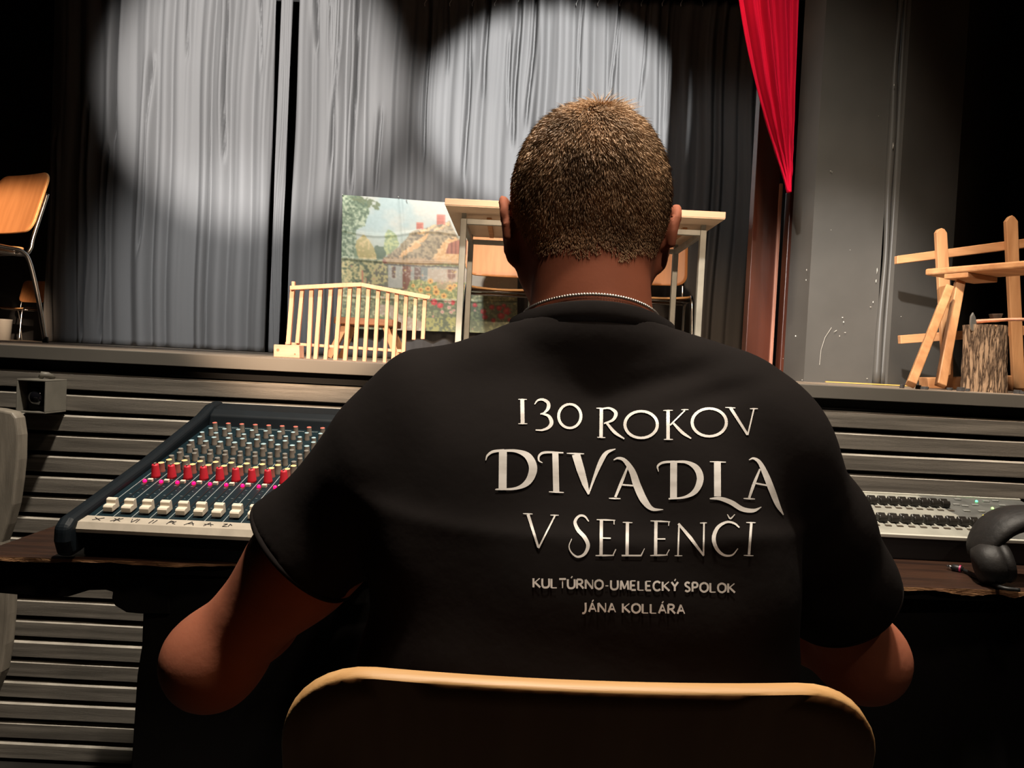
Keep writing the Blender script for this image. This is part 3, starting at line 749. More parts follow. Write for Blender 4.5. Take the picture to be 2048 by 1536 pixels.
def bench():
    root = empty('rustic_bench', tuple(at(*c4(1300, 1400), 2.35).xy)+(ZS,), 'rustic plank bench on splayed legs in front of the picket fence', 'bench')
    # seat plank: near-left corner to near-right; nearer at the right
    yl, yr = 2.50, 2.20
    a = at(*c4(1062, 503), yl); a2 = at(*c4(1060, 551), yl); b = at(*c4(1785, 450), yr+0.04); 
    d = (b-a); d = d*1.75; th = (a.z-a2.z)
    dirn = Vector((d.x, d.y, 0)).normalized(); nrm = Vector((-dirn.y, dirn.x, 0))
    L = 1.02; zt = a.z
    P = [a, a+dirn*L, a+dirn*L+nrm*0.17, a+nrm*0.17]; P = [Vector((p.x, p.y, zt-th)) for p in P]
    mb = MB(); mb.prism(P, (0, 0, th)); mb.build('seat', M_plank, root, bevel=0.005)
    # cleat under the seat
    for s in (0.10, 0.86):
        q0 = a+dirn*s; c = Vector((q0.x, q0.y, zt-th-0.008))+nrm*0.085
        mb = MB(); rot = Matrix.Rotation(math.atan2(dirn.y, dirn.x), 3, 'Z'); mb.box(c, (0.075, 0.165, 0.016), rot=rot); mb.build('cleat', M_plank, root, bevel=0.002)
    # legs
    def leg(top, bot, yt, yb, w, t):
        p = at(*c4(*top), yt); q = at(*c4(*bot), yb); q.z = ZS+0.012
        mb = MB(); mb.bar(p, q, w, t); mb.build('leg', M_plank_v, root, bevel=0.003)
    leg((1238,640), (955,1385), 2.40, 2.12, 0.0245, 0.022)
    leg((1315,600), (1172,1390), 2.45, 2.30, 0.028, 0.022)
    for yo in (0, 0.14):
        p = a+dirn*0.86+nrm*(0.03+yo*0.8); mb = MB(); mb.bar((p.x, p.y, zt-th-0.016), (p.x+0.07, p.y-0.10+yo*1.4, ZS+0.008), 0.026, 0.022); mb.build('leg', M_plank_v, root, bevel=0.003)
bench()
def stump():
    Y = 2.27; c = at(*c4(1575, 1400), Y); top = at(*c4(1588, 912), Y)
    H = top.z-ZS; r0 = 0.055
    m = bpy.data.materials.new('bark'); m.use_nodes = True; nt = m.node_tree; bs = nt.nodes['Principled BSDF']; bs.inputs['Roughness'].default_value = 0.9
    tc = nt.nodes.new('ShaderNodeTexCoord'); mp = nt.nodes.new('ShaderNodeMapping'); mp.inputs['Scale'].default_value = (75, 75, 9); nt.links.new(tc.outputs['Object'], mp.inputs[0])
    vo = nt.nodes.new('ShaderNodeTexVoronoi'); vo.feature = 'DISTANCE_TO_EDGE'; vo.inputs['Scale'].default_value = 1.0
    n = nt.nodes.new('ShaderNodeTexNoise'); n.inputs['Scale'].default_value = 3; mx = nt.nodes.new('ShaderNodeVectorMath'); mx.operation = 'ADD'
    nt.links.new(mp.outputs[0], n.inputs['Vector']); nt.links.new(mp.outputs[0], mx.inputs[0]); nt.links.new(n.outputs['Color'], mx.inputs[1]); nt.links.new(mx.outputs[0], vo.inputs['Vector'])
    r = nt.nodes.new('ShaderNodeValToRGB'); r.color_ramp.elements[0].color = (0.035, 0.018, 0.010, 1); r.color_ramp.elements[1].color = (0.42, 0.29, 0.19, 1); r.color_ramp.elements[1].position = 0.22
    nt.links.new(vo.outputs['Distance'], r.inputs[0]); nt.links.new(r.outputs[0], bs.inputs['Base Color'])
    bp = nt.nodes.new('ShaderNodeBump'); bp.inputs['Distance'].default_value = 0.006; nt.links.new(r.outputs[0], bp.inputs['Height']); nt.links.new(bp.outputs[0], bs.inputs['Normal'])
    root = empty('tree_stump', (c.x, Y+r0, ZS), 'short upright log stump with rough bark at the right stage edge', 'stump')
    V = []; F = []; N = 96; K = 40
    for j in range(K+1):
        t = j/K
        for i in range(N):
            a = 2*PI*i/N; rr = r0*(1+0.06*(1-t)**3)+0.0028*abs(math.sin(a*9+0.6*math.sin(t*9)))+0.0018*math.sin(a*23+t*11)+0.0015*math.sin(a*3+1)
            rr -= 0.006*math.exp(-((a-(4.35+0.35*t+0.1*math.sin(7*t)))/0.05)**2)+0.005*math.exp(-((a-(4.95-0.3*t))/0.04)**2)
            V.append((c.x+(top.x-c.x)*t+rr*math.cos(a), Y+r0+rr*math.sin(a), ZS+H*t))
    F = [(j*N+i, j*N+(i+1) % N, (j+1)*N+(i+1) % N, (j+1)*N+i) for j in range(K) for i in range(N)]
    mk('bark_body', V, F, m, root, smooth=True)
    mb = MB(); mb.lathe([(r0*0.98, -0.004), (r0*0.97, 0.001), (0.001, 0.0015)], (top.x, Y+r0, ZS+H-0.001), n=48)
    mb.build('cut_face', wood('log_end', (0.66, 0.40, 0.22), (0.50, 0.28, 0.14), sc=(20, 20, 20)), root)
    return Vector((top.x, Y+r0, ZS+H))
stop = stump()
def axe():
    Y = stop.y-0.02; z = stop.z
    root = empty('axe', (stop.x, Y, z), 'axe lying across the stump with its steel blade hanging over the left side', 'axe')
    h0 = at(*c4(1435, 900), Y); h0.z = z+0.009
    h1 = at(*c4(1900, 855), Y-0.02); h1.z = z+0.022
    mb = MB(); n = 12; mb.tube([h0+(h1-h0)*(i/n)+Vector((0, 0, 0.003*math.sin(i/n*PI))) for i in range(n+1)], [0.0062, 0.006, 0.0055, 0.0052]+[0.005]*9, n=10)
    mb.build('handle', M_pine, root, smooth=True)
    M_steel = mat('axe_steel', (0.50, 0.53, 0.52), 0.35, 0.8, var=0.15, vscale=30)
    P = [at(*c4(x, y), Y) for (x, y) in [(1434,895),(1428,860),(1410,822),(1394,850),(1389,900),(1394,945),(1406,962),(1425,945)]]
    mb = MB(); mb.prism([p+Vector((0.0, -0.004, 0)) for p in P], (0, 0.008, 0)); mb.build('blade', M_steel, root, bevel=0.0015)
    root2 = empty('splitting_wedge', (stop.x, stop.y, z), 'dark iron wedge standing on top of the stump behind the axe handle', 'wedge')
    P = [at(*c4(x, y), stop.y+0.01) for (x, y) in [(1553,832),(1637,830),(1625,860),(1610,895),(1572,895),(1562,862)]]
    mb = MB(); mb.prism(P, (0, 0.02, 0)); mb.build('wedge_body', mat('rusty_iron', (0.075, 0.05, 0.035), 0.7, 0.4, var=0.4, vscale=60), root2, bevel=0.002)
axe()
M_bark = mat('bark_chip', (0.055, 0.055, 0.058), 0.9, var=0.4, vscale=50)
for i, (x, y, w, lab) in enumerate([(1060,1372,26,'flat dark bark chip left of the bench foot'),(890,1378,16,'small dark bark chip farthest left on the stage edge'),(1235,1382,22,'dark bark chip between bench leg and stump'),(1320,1375,30,'larger dark bark chip just left of the stump'),(1370,1392,18,'small dark bark chip touching the stump shadow'),(1740,1380,28,'dark bark chip right of the stump'),(1775,1405,18,'small dark bark chip at right frame edge beside the stump'),(1010,1362,18,'thin dark bark chip behind the splayed bench leg')]):
    c = at(*c4(x, y), 2.14+0.05*(i % 3)); mb = MB(); ww = w/3.658*2.2/FPX
    P = [(c.x+ww*math.cos(a)*(1+.3*math.sin(3*a+i)), c.y+0.7*ww*math.sin(a), ZS+0.0005) for a in np.linspace(0, 2*PI, 7, endpoint=False)]
    mb.prism(P, (0.002, 0.001, 0.008+0.003*(i % 2))); tag(mb.build('bark_chip', M_bark, bevel=0.001), lab, 'bark', 'bark chips on the stage edge')

# cup in the left wing
c = at(6, 680, 4.6); mb = MB(); mb.lathe([(0.038, 0), (0.046, 0.12), (0.048, 0.125), (0.043, 0.124), (0.036, 0.01)], (c.x, 4.6, ZS), n=20)
tag(mb.build('bucket', mat('white_plastic', (0.2, 0.2, 0.19), 0.5), smooth=True), 'small whitish bucket on the stage floor at the far left edge', 'bucket')

# ================================================================== STAGE-FRONT FIXTURE AND CURVED PANEL
def footlight():
    g = mat('grey_housing', (0.20, 0.185, 0.155), 0.5, var=0.12, vscale=15)
    y0, y1 = 1.875, YF+0.012
    A = [at(33, 759, y0), at(93, 759, y0), at(92, 827, y0), at(34, 826, y0)]
    x0, x1 = A[0].x, A[1].x; z1, z0 = (A[0].z+A[1].z)/2, (A[2].z+A[3].z)/2
    root = empty('footlight', ((x0+x1)/2, y1, z0), 'small grey box lamp with dark round lens mounted on the slatted stage front', 'lamp')
    t = 0.004; mb = MB()
    mb.box(((x0+x1)/2, (y0+y1)/2, z1-t/2), (x1-x0, y1-y0, t)); mb.box(((x0+x1)/2, (y0+y1)/2, z0+t/2), (x1-x0, y1-y0, t))
    mb.box((x0+t/2, (y0+y1)/2, (z0+z1)/2), (t, y1-y0, z1-z0-2*t)); mb.box((x1-t/2, (y0+y1)/2, (z0+z1)/2), (t, y1-y0, z1-z0-2*t)); mb.box(((x0+x1)/2, y1-t, (z0+z1)/2), (x1-x0-2*t, t, z1-z0-2*t))
    mb.build('housing', g, root, bevel=0.001)
    mb = MB(); mb.lathe([(0.001, 0.030), (0.012, 0.028), (0.020, 0.020), (0.025, 0.008), (0.026, -0.02)], ((x0+x1)/2+0.002, y0+0.035, (z0+z1)/2-0.002), (0, -1, 0), 28)
    mb.build('lens', mat('dark_glass', (0.006, 0.006, 0.008), 0.08, spec=0.8, coat=0.6), root, smooth=True)
    mb = MB(); mb.box(((x0+x1)/2, y0+0.04, (z0+z1)/2), (x1-x0-2*t, 0.004, z1-z0-2*t)); mb.build('inner_plate', M_rubber, root)
    c = at(88, 751, y1-0.03); mb = MB(); mb.tube([(c.x+0.012, y1-0.01, z1+0.004), (c.x+0.008, y1-0.03, z1+0.010), (c.x, y1-0.035, z1+0.012), (c.x-0.006, y1-0.035, z1+0.002)], [0.006, 0.008, 0.008, 0.006], n=10); mb.build('cable_gland', g, root, smooth=True)
footlight()
def curved_panel():
    m = mat('grey_wood', (0.24, 0.21, 0.17), 0.5, var=0.25, vscale=6, stretch=(8,8,1), bump=0.1)
    root_pts = [(-60,812),(-4,818),(24,824),(33,836),(38,870),(37,920),(33,960),(26,1010),(15,1050),(3,1085),(3,1175),(18,1178),(16,1230),(11,1290),(2,1345),(-20,1400),(-60,1500)]
    Y = 1.72
    P = [at(x, y, Y) for (x, y) in root_pts]
    mb = MB(); mb.prism(P, (0, 0.035, 0))
    # the piece stands on the hall floor
    b = at(-55, 1490, Y); mb.box((b.x-0.02, Y+0.0175, b.z/2), (0.06, 0.035, b.z+0.02))
    tag(mb.build('carved_bench_end', m, bevel=0.006, seg=3), 'grey curved wooden bench end at the left frame edge before the slats', 'bench end')
curved_panel()

# ================================================================== DESK
ZD = 0.75
DANG = math.atan2(0.10, 1.72)
def desk_front(x): return 1.222+(x+0.82)*math.tan(DANG)
def desk():
    root = empty('old_desk', (0.1, 1.5, 0), 'old dark stained wooden desk carrying the two consoles', 'desk')
    x0, x1 = -0.845, 1.15
    # top with worn splintered front edge
    xs = np.linspace(x0, x1, 220); r = np.random.default_rng(4)
    V = []; F = []
    for i, x in enumerate(xs):
        yf = desk_front(x); yb = yf+0.56
        ch_ = 0.0012*math.sin(x*40)+0.001*math.sin(x*97)
        drop = 0.007+0.002*math.sin(x*31)+(0.007*math.exp(-((x-0.80)/0.035)**2))+(0.005*math.exp(-((x-0.885)/0.016)**2))+0.0012*r.random()
        V += [(x, yb, ZD), (x, yf+0.006, ZD), (x, yf+ch_, ZD-0.002), (x, yf+ch_*1.5, ZD-drop), (x, yf+0.010, ZD-drop-0.001), (x, yf+0.012, ZD-0.026), (x, yb, ZD-0.026)]
    n = 7
    for i in range(len(xs)-1):
        for j in range(n):
            F.append((i*n+j, i*n+(j+1) % n, (i+1)*n+(j+1) % n, (i+1)*n+j))
    F += [tuple(range(n))[::-1], tuple((len(xs)-1)*n+k for k in range(n))]
    fm = []
    for i in range(len(xs)-1): fm += [0, 0, 1, 1, 2, 2, 2]
    fm += [2, 2]
    # face j joins profile points j and j+1: 1-2 bevel,2-3 raw edge
    fm = [ {0:0,1:0,2:1,3:1,4:2,5:2,6:2}[k % 7] if k < 7*(len(xs)-1) else 2 for k in range(len(F))]
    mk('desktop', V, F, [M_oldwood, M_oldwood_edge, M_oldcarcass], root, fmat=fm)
    # shaped apron under the left overhang
    def Pz(px, py, Y): return at(px, py, Y)
    Ya = 1.27
    pts = [(-110,1128),(-110,1165),(0,1174),(60,1181),(110,1185),(150,1186),(170,1180),(190,1174),(222,1174),(236,1178),(234,1190),(240,1205),(262,1219),(288,1222),(345,1225),(345,1135)]
    P = []
    for (x, y) in pts:
        q = at(x, y, Ya); P.append(Vector((q.x, desk_front(q.x)+0.02, min(q.z, ZD-0.027))))
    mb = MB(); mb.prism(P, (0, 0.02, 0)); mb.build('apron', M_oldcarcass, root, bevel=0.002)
    # pedestals and back board
    a = at(288, 1300, Ya).x
    z0 = at(288, 1222, Ya).z
    mb = MB(); yf = desk_front(a)+0.025
    # left pedestal with a slightly tapering side
    P = [Vector((a, yf, ZD-0.027)), Vector((a, yf, 0.60)), Vector((a-0.006, yf, 0.55)), Vector((a-0.022, yf, 0.0)), Vector((-0.22, yf, 0)), Vector((-0.22, yf, ZD-0.027))]
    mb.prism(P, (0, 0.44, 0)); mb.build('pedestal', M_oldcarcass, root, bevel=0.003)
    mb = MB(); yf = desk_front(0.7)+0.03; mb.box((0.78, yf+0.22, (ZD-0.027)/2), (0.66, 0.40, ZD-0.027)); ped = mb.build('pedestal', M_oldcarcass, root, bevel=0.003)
    mb = MB(); yb = 1.74; mb.box((0.12, yb, 0.44), (0.68, 0.018, 0.56)); mb.build('back_board', M_oldcarcass, root)
desk()

# ================================================================== AUDIO MIXER
def mixer():
    CH = 14; pitch = 0.0300
    YA, ZA = 1.235, 0.808     # front edge of control surface
    YB, ZB = 1.745, 0.922     # back edge
    ang = math.atan2(ZB-ZA, YB-YA); L = math.hypot(YB-YA, ZB-ZA)
    xf = at(205, 1040, 1.25).x - 0.016   # left border of channel 1
    W_ = CH*pitch+0.02
    x0 = xf-0.012; x1 = xf+W_
    up = Vector((0, -math.sin(ang), math.cos(ang))); al = Vector((0, math.cos(ang), math.sin(ang)))
    def S(x, s, h=0.0):  # x, distance along the slope, height above the surface
        return Vector((x, YA, ZA))+al*s+up*h
    root = empty('audio_mixer', ((x0+x1)/2, 1.5, ZD), 'dark blue audio mixing console with rows of coloured knobs on the desk', 'mixer')
    M_body = mat('mixer_blue', (0.004, 0.007, 0.010), 0.55, spec=0.25, var=0.15, vscale=20)
    M_face = mat('mixer_face', (0.004, 0.015, 0.021), 0.5, spec=0.25, var=0.1, vscale=30)
    M_dark = mat('mixer_black', (0.005, 0.005, 0.006), 0.38)
    M_bar = mat('marking_tape', (0.42, 0.37, 0.30), 0.7, var=0.08, vscale=40)
    M_line = mat('strip_line', (0.35, 0.40, 0.40), 0.6)
    # case below the panel
    P = [Vector((x0, YA+0.012, ZD)), Vector((x0, YA+0.012, ZA-0.012)), S(x0, 0.0, -0.004), S(x0, L, -0.004), S(x0, L+0.085, 0.004), Vector((x0, YB+0.09, ZD+0.02)), Vector((x0, YB+0.05, ZD))]
    mb = MB(); mb.prism(P, (x1-x0, 0, 0)); mb.build('case', M_dark, root, bevel=0.003)
    # face panel
    mb = MB(); mb.add([S(x0, 0.01), S(x1, 0.01), S(x1, L), S(x0, L), S(x0, 0.01, -0.004), S(x1, 0.01, -0.004), S(x1, L, -0.004), S(x0, L, -0.004)], [(0,1,2,3),(7,6,5,4),(0,4,5,1),(1,5,6,2),(2,6,7,3),(3,7,4,0)]); mb.build('face_panel', M_face, root)
    # rear hood
    P = [S(x0, L, 0.0), S(x0, L+0.01, 0.022), S(x0, L+0.03, 0.030), S(x0, L+0.09, 0.028), S(x0, L+0.115, 0.005), S(x0, L+0.09, -0.01), S(x0, L, -0.01)]
    mb = MB(); mb.prism(P, (x1-x0, 0, 0)); mb.build('rear_hood', M_body, root, bevel=0.004, seg=3)
    # left cheek: thick rounded side moulding
    V = []
    prof = [(-0.028, 0.040), (-0.030, 0.004), (-0.020, -0.014), (L*0.5, -0.016), (L+0.10, -0.02), (L+0.125, 0.01), (L+0.10, 0.036), (L+0.03, 0.040), (L*0.55, 0.020), (0.05, 0.012), (0.0, 0.018)]
    prof = [(-0.030, -0.050), (-0.036, -0.02), (-0.030, 0.004), (-0.012, 0.012), (0.05, 0.012), (L*0.5, 0.014), (L, 0.026), (L+0.05, 0.034), (L+0.10, 0.030), (L+0.122, 0.004), (L+0.10, -0.03), (L*0.5, -0.045), (0.0, -0.053)]
    mb = MB(); mb.prism([S(x0-0.028, s, h) for (s, h) in prof], (0.028, 0, 0)); mb.build('side_cheek', M_body, root, bevel=0.010, seg=4)
    mb = MB(); mb.prism([S(x1, s, h) for (s, h) in prof], (0.03, 0, 0)); mb.build('side_cheek', M_body, root, bevel=0.008, seg=4)
    # marking strip along the front
    mb = MB(); mb.add([S(x0-0.004, -0.014, -0.006), S(x1, -0.014, -0.006), S(x1, -0.006, 0.003), S(x0-0.004, -0.006, 0.003), S(x1, 0.022, 0.0012), S(x0-0.004, 0.022, 0.0012), S(x0-0.004, -0.014, -0.012), S(x1, -0.014, -0.012), S(x1, 0.022, -0.003), S(x0-0.004, 0.022, -0.003)],
           [(0,1,2,3),(3,2,4,5),(6,7,1,0),(9,8,7,6),(5,4,8,9),(0,3,5,9,6),(1,7,8,4,2)])
    tape = mb.build('marking_strip', M_bar, root)
    M_ink = mat('pen_ink', (0.02, 0.018, 0.02), 0.6)
    mb = MB(); marks = {0: [((0,.2),(1,.9)),((0,.9),(.9,.1))], 1: [((0,.1),(1,1)),((.1,.9),(1,.2)),((.4,0),(.6,1))], 2: [((0,1),(.3,0)),((.3,0),(.6,1)),((.8,1),(.8,0))], 3: [((.2,0),(.3,1)),((.6,0),(.7,1))],
             4: [((.1,0),(.2,1)),((.2,1),(.6,.8)),((.6,.8),(.2,.5)),((.8,.9),(.6,.3)),((.6,.3),(1,.1))], 5: [((0,0),(.5,1)),((.5,1),(1,0)),((.2,.4),(.9,.5))], 6: [((0,.5),(1,.5)),((.1,0),(.5,1)),((.5,1),(.9,0))], 7: [((0,.8),(.4,.9)),((.4,.9),(.1,.1)),((.1,.1),(.6,.1)),((.7,.9),(.7,.1)),((.7,.9),(1,.5))]}
    for kx, sg in marks.items():
        bx = xf+kx*pitch+0.006
        for (a, b) in sg:
            pa = S(bx+a[0]*0.015, 0.000+a[1]*0.014, 0.0030-a[1]*0.0005); pb = S(bx+b[0]*0.015, 0.000+b[1]*0.014, 0.0030-b[1]*0.0005); mb.bar(pa, pb, 0.0010, 0.0008)
    mb.build('handwriting', M_ink, tape)
    # strip lines between channels, scale marks
    mb = MB()
    for c_ in range(CH+1):
        x = xf+c_*pitch; p, q = S(x, 0.022, 0.0006), S(x, 0.30, 0.0006); mb.bar(p, q, 0.0009, 0.0008)
    for c_ in range(CH):
        for s in np.linspace(0.075, 0.21, 9):
            x = xf+c_*pitch; mb.box(S(x+0.021, s, 0.0003), (0.0035 if (int(s*1000) % 2) else 0.002, 0.0012, 0.0004)); 
        for s in (0.12, 0.165): mb.box(S(xf+c_*pitch+0.010, s, 0.0003), (0.004, 0.0014, 0.0004))
    for c_ in range(CH-4):
        for k_ in range(4): mb.box(S(xf+(c_+0.62)*pitch+k_*0.0035, L-0.012, 0.0005), (0.0022, 0.006, 0.0006))
    mb.build('scale_marks', M_line, root)
    mb = MB()
    for c_ in range(CH): mb.box(S(xf+(c_+0.5)*pitch, 0.125, 0.0004), (0.0022, 0.18, 0.0008), rot=Matrix.Rotation(ang, 3, 'X'))
    mb.build('fader_slots', M_rubber, root)
    # knobs
    M_kb = mat('knob_grey', (0.20, 0.17, 0.14), 0.5); M_kr = mat('knob_red_cap', (0.66, 0.16, 0.12), 0.5); M_kbl = mat('knob_blue_cap', (0.36, 0.50, 0.54), 0.5)
    M_kgr = mat('knob_dark_cap', (0.20, 0.19, 0.17), 0.5); M_ky = mat('knob_yellow_cap', (0.80, 0.60, 0.28), 0.5); M_kdr = mat('knob_brownred', (0.30, 0.09, 0.07), 0.5)
    M_kred = mat('knob_red', (0.62, 0.03, 0.05), 0.45); M_cream = mat('fader_cream', (0.72, 0.64, 0.52), 0.5)
    M_led = mat('led_red', (0.8, 0.02, 0.1), 0.3, emit=(1.0, 0.0, 0.05), emit_s=6.0)
    rows = [('gain_knob', 0.487, M_kb, M_kr, .0052, .016), ('equalizer_knob', 0.455, M_kb, M_kbl, .0048, .014), ('equalizer_knob', 0.425, M_kb, M_kbl, .0048, .014), ('equalizer_knob', 0.396, M_kb, M_kbl, .0050, .014), ('equalizer_knob', 0.370, M_kb, M_kbl, .0054, .014),
            ('send_knob', 0.342, M_kb, M_kgr, .0048, .014), ('send_knob', 0.318, M_kb, M_kgr, .0048, .014), ('send_knob', 0.296, M_kb, M_kgr, .0048, .014), ('send_knob', 0.276, M_kb, M_kgr, .0050, .014),
            ('effect_knob', 0.250, M_kb, M_ky, .0056, .015), ('effect_knob', 0.232, M_kdr, M_ky, .0056, .015)]
    def knob(name, c, body, cap, r, h):
        mb = MB(); mb.lathe([(r*1.12, 0), (r*1.08, 0.003), (r, 0.004), (r*0.94, h-0.0012), (r*0.92, h-0.0004), (r*0.80, h)], c, up, 14, [0, 0, 0, 0, 1, 1])
        return shade_auto(mb.build(name, [body, cap], root), 50)
    protos = {}
    VIS = 10
    for c_ in range(VIS):
        x = xf+(c_+0.5)*pitch+0.003
        for (nm, s, b_, c2_, r, h) in rows:
            xo = x + (0.0035 if (rows.index((nm, s, b_, c2_, r, h)) % 2) else -0.0035) if nm in ('equalizer_knob', 'send_knob', 'effect_knob') else x
            key = (nm, s)
            if key not in protos:
                protos[key] = (knob(nm, S(xo, s), b_, c2_, r*1.08, h*1.2), xo)
            else:
                o, ox = protos[key]; d = o.copy(); COL.objects.link(d); d.parent = root; d.location = (xo-ox, 0, 0)
        # pan knob (red, taller, flat pointer)
        if ('pan', 0) not in protos:
            mb = MB(); mb.lathe([(0.0088, 0), (0.0082, 0.004), (0.0062, 0.023), (0.0058, 0.025), (0.003, 0.0255)], S(x-0.001, 0.203), up, 14); mb.box(S(x-0.001, 0.203, 0.0265), (0.0022, 0.007, 0.004), 1)
            protos[('pan', 0)] = (mb.build('pan_knob', [M_kred, M_kb], root, smooth=True), x)
            mb = MB(); mb.lathe([(0.0034, 0), (0.0034, 0.002), (0.0026, 0.004), (0.001, 0.0048)], S(x-0.010, 0.178), up, 12); protos['led'] = (mb.build('mute_led', M_led, root, smooth=True), x)
            mb = MB(); mb.box(S(x+0.000, 0.179, 0.003), (0.009, 0.007, 0.006), rot=Matrix.Rotation(ang, 3, 'X')); protos['btn'] = (mb.build('mute_button', M_cream, root, bevel=0.001), x)
            # fader cap with the two-step saddle profile
            prof = [(-0.011, 0), (-0.011, 0.008), (-0.009, 0.0105), (-0.0025, 0.0105), (-0.001, 0.0095), (0.0005, 0.0105), (0.001, 0.0165), (0.0035, 0.018), (0.009, 0.018), (0.011, 0.0155), (0.0125, 0)]
            mb = MB(); mb.prism([S(x-0.0085-0.003, 0.046+a, 0.003+h) for a, h in prof], (0.016, 0, 0)); protos['fad'] = (mb.build('fader_cap', M_cream, root, bevel=0.0012), x)
            mb = MB(); mb.box(S(x-0.0035, 0.046, 0.0022), (0.006, 0.014, 0.004), rot=Matrix.Rotation(ang, 3, 'X'))
            protos['stem'] = (mb.build('fader_stem', M_rubber, root), x)
        else:
            for k_ in [('pan', 0), 'led', 'btn', 'fad', 'stem']:
                o, ox = protos[k_]; d = o.copy(); COL.objects.link(d); d.parent = root; d.location = (x-ox, 0, 0)
    l = bpy.data.lights  # the diodes light their surroundings through their own emission
    return S, xf, pitch
mixer()

# ================================================================== LIGHTING CONSOLE
def light_console():
    YA = 1.50
    a = at(1650, 1058, YA); b = at(1962, 1079, YA); ZA = (a.z+b.z)/2
    x0 = at(1690, 1060, YA).x-0.10; x1 = at(2210, 1090, YA).x
    YB = 1.755; ZB = at(1850, 992, YB).z
    ang = math.atan2(ZB-ZA, YB-YA); L = math.hypot(YB-YA, ZB-ZA)
    up = Vector((0, -math.sin(ang), math.cos(ang))); al = Vector((0, math.cos(ang), math.sin(ang)))
    def S(x, s, h=0.0): return Vector((x, YA, ZA))+al*s+up*h
    root = empty('lighting_console', ((x0+x1)/2, 1.6, ZD), 'pale grey lighting console with two rows of black slider caps on the desk', 'console')
    M_b = mat('console_black', (0.010, 0.010, 0.011), 0.5); M_f = mat('console_face', (0.36, 0.35, 0.30), 0.5, var=0.12, vscale=25); M_f2 = mat('console_face_dark', (0.13, 0.13, 0.12), 0.5, var=0.2, vscale=30)
    P = [Vector((x0, YA+0.006, ZD)), Vector((x0, YA, ZA-0.008)), S(x0, 0, -0.003), S(x0, L, -0.003), Vector((x0, YB+0.005, ZD))]
    mb = MB(); mb.prism(P, (x1-x0, 0, 0)); mb.build('case', M_b, root, bevel=0.002)
    xd = at(1925, 1020, 1.6).x
    xe = at(1880, 1000, 1.7).x
    mb = MB()
    P = [S(x0, 0, 0), S(xd+0.03, 0, 0), S(xe-0.02, L, 0), S(x0, L, 0)]; mb.prism(P, -up*0.003); mb.build('face_panel', M_f, root)
    P = [S(xd+0.03, 0, 0), S(x1, 0, 0), S(x1, L, 0), S(xe-0.02, L, 0)]; mb = MB(); mb.prism(P, -up*0.003); mb.build('control_panel', M_f2, root)
    mb = MB(); mb.box(S((x0+x1)/2, -0.003, -0.002), (x1-x0, 0.007, 0.007), rot=Matrix.Rotation(ang, 3, 'X')); mb.box(S((x0+x1)/2, L+0.002, 0.001), (x1-x0, 0.005, 0.005), rot=Matrix.Rotation(ang, 3, 'X')); mb.build('edge_rail', mat('rail_pale', (0.62, 0.60, 0.52), 0.45), root, bevel=0.001)
    # slider caps, black wedges
    def sx(px, py, Y): return at(px, py, Y).x
    rows = [([sx(1762+23.2*i, 1045, 1.57) for i in range(-3, 9)], 0.070), ([sx(1765+20.7*i, 1005, 1.68) for i in range(-3, 7)], 0.185)]
    M_cap = mat('slider_cap', (0.018, 0.015, 0.012), 0.35); M_slot = M_rubber; M_lab = mat('slider_label', (0.10, 0.08, 0.06), 0.6)
    proto = None
    mb2 = MB(); mb3 = MB()
    for xs_, s0 in rows:
        for i, x in enumerate(xs_):
            if proto is None:
                prof = [(-0.010, 0.0), (-0.011, 0.009), (-0.007, 0.014), (0.0, 0.011), (0.007, 0.015), (0.011, 0.012), (0.012, 0.0)]
                mb = MB(); mb.prism([S(x-0.0085, s0+a, 0.002+h) for a, h in prof], (0.017, 0, 0)); o = mb.build('slider_cap', M_cap, root, bevel=0.0015); proto = (o, x, s0)
            else:
                o = proto[0].copy(); COL.objects.link(o); o.parent = root; dv = S(x, s0)-S(proto[1], proto[2]); o.location = dv
            mb2.box(S(x, s0+0.02, 0.0003), (0.003, 0.07, 0.0008), rot=Matrix.Rotation(ang, 3, 'X'))
            mb3.box(S(x+0.002, s0-0.026, 0.001), (0.012, 0.006, 0.002), rot=Matrix.Rotation(ang, 3, 'X'))
    mb2.build('slider_slots', M_slot, root); mb3.build('bump_buttons', M_lab, root)
    for (px, py, cc, nm, s) in [(1953, 1003, (0.05, 1.0, 0.25), 'green_led', 8), (1985, 1017, (0.3, 1.0, 0.1), 'green_led', 7), (1968, 1032, (1.0, 0.65, 0.05), 'yellow_led', 7)]:
        # place on the panel plane
        d = ray(px, py); nrm = up; t = (S(0, 0)-EYE).dot(nrm)/d.dot(nrm); q = EYE+d*t
        mb = MB(); mb.lathe([(0.0026, 0), (0.0026, 0.0015), (0.001, 0.003)], q, up, 12); mb.build(nm, mat(nm, cc, 0.3, emit=cc, emit_s=s), root, smooth=True)
    mb = MB()
    for (px, py, w) in [(1912,1010,8),(1930,1013,8),(1933,1023,7),(1950,1011,7),(1963,1024,6),(1972,1004,7),(1990,1003,8),(1998,1024,7),(2004,1012,7),(1915,1000,9)]:
        d = ray(px, py); t = (S(0, 0)-EYE).dot(up)/d.dot(up); q = EYE+d*t; mb.box(q+up*0.0015, (0.014, 0.006, 0.003), rot=Matrix.Rotation(ang, 3, 'X'))
    mb.build('push_buttons', mat('grey_button', (0.30, 0.30, 0.28), 0.5), root, bevel=0.0008)
    d = ray(1975, 1045); t = (S(0, 0)-EYE).dot(up)/d.dot(up); q = EYE+d*t; mb = MB(); mb.lathe([(0.012, 0), (0.011, 0.010), (0.009, 0.012)], q, up, 20); mb.build('dial', M_cap, root, smooth=True)
light_console()

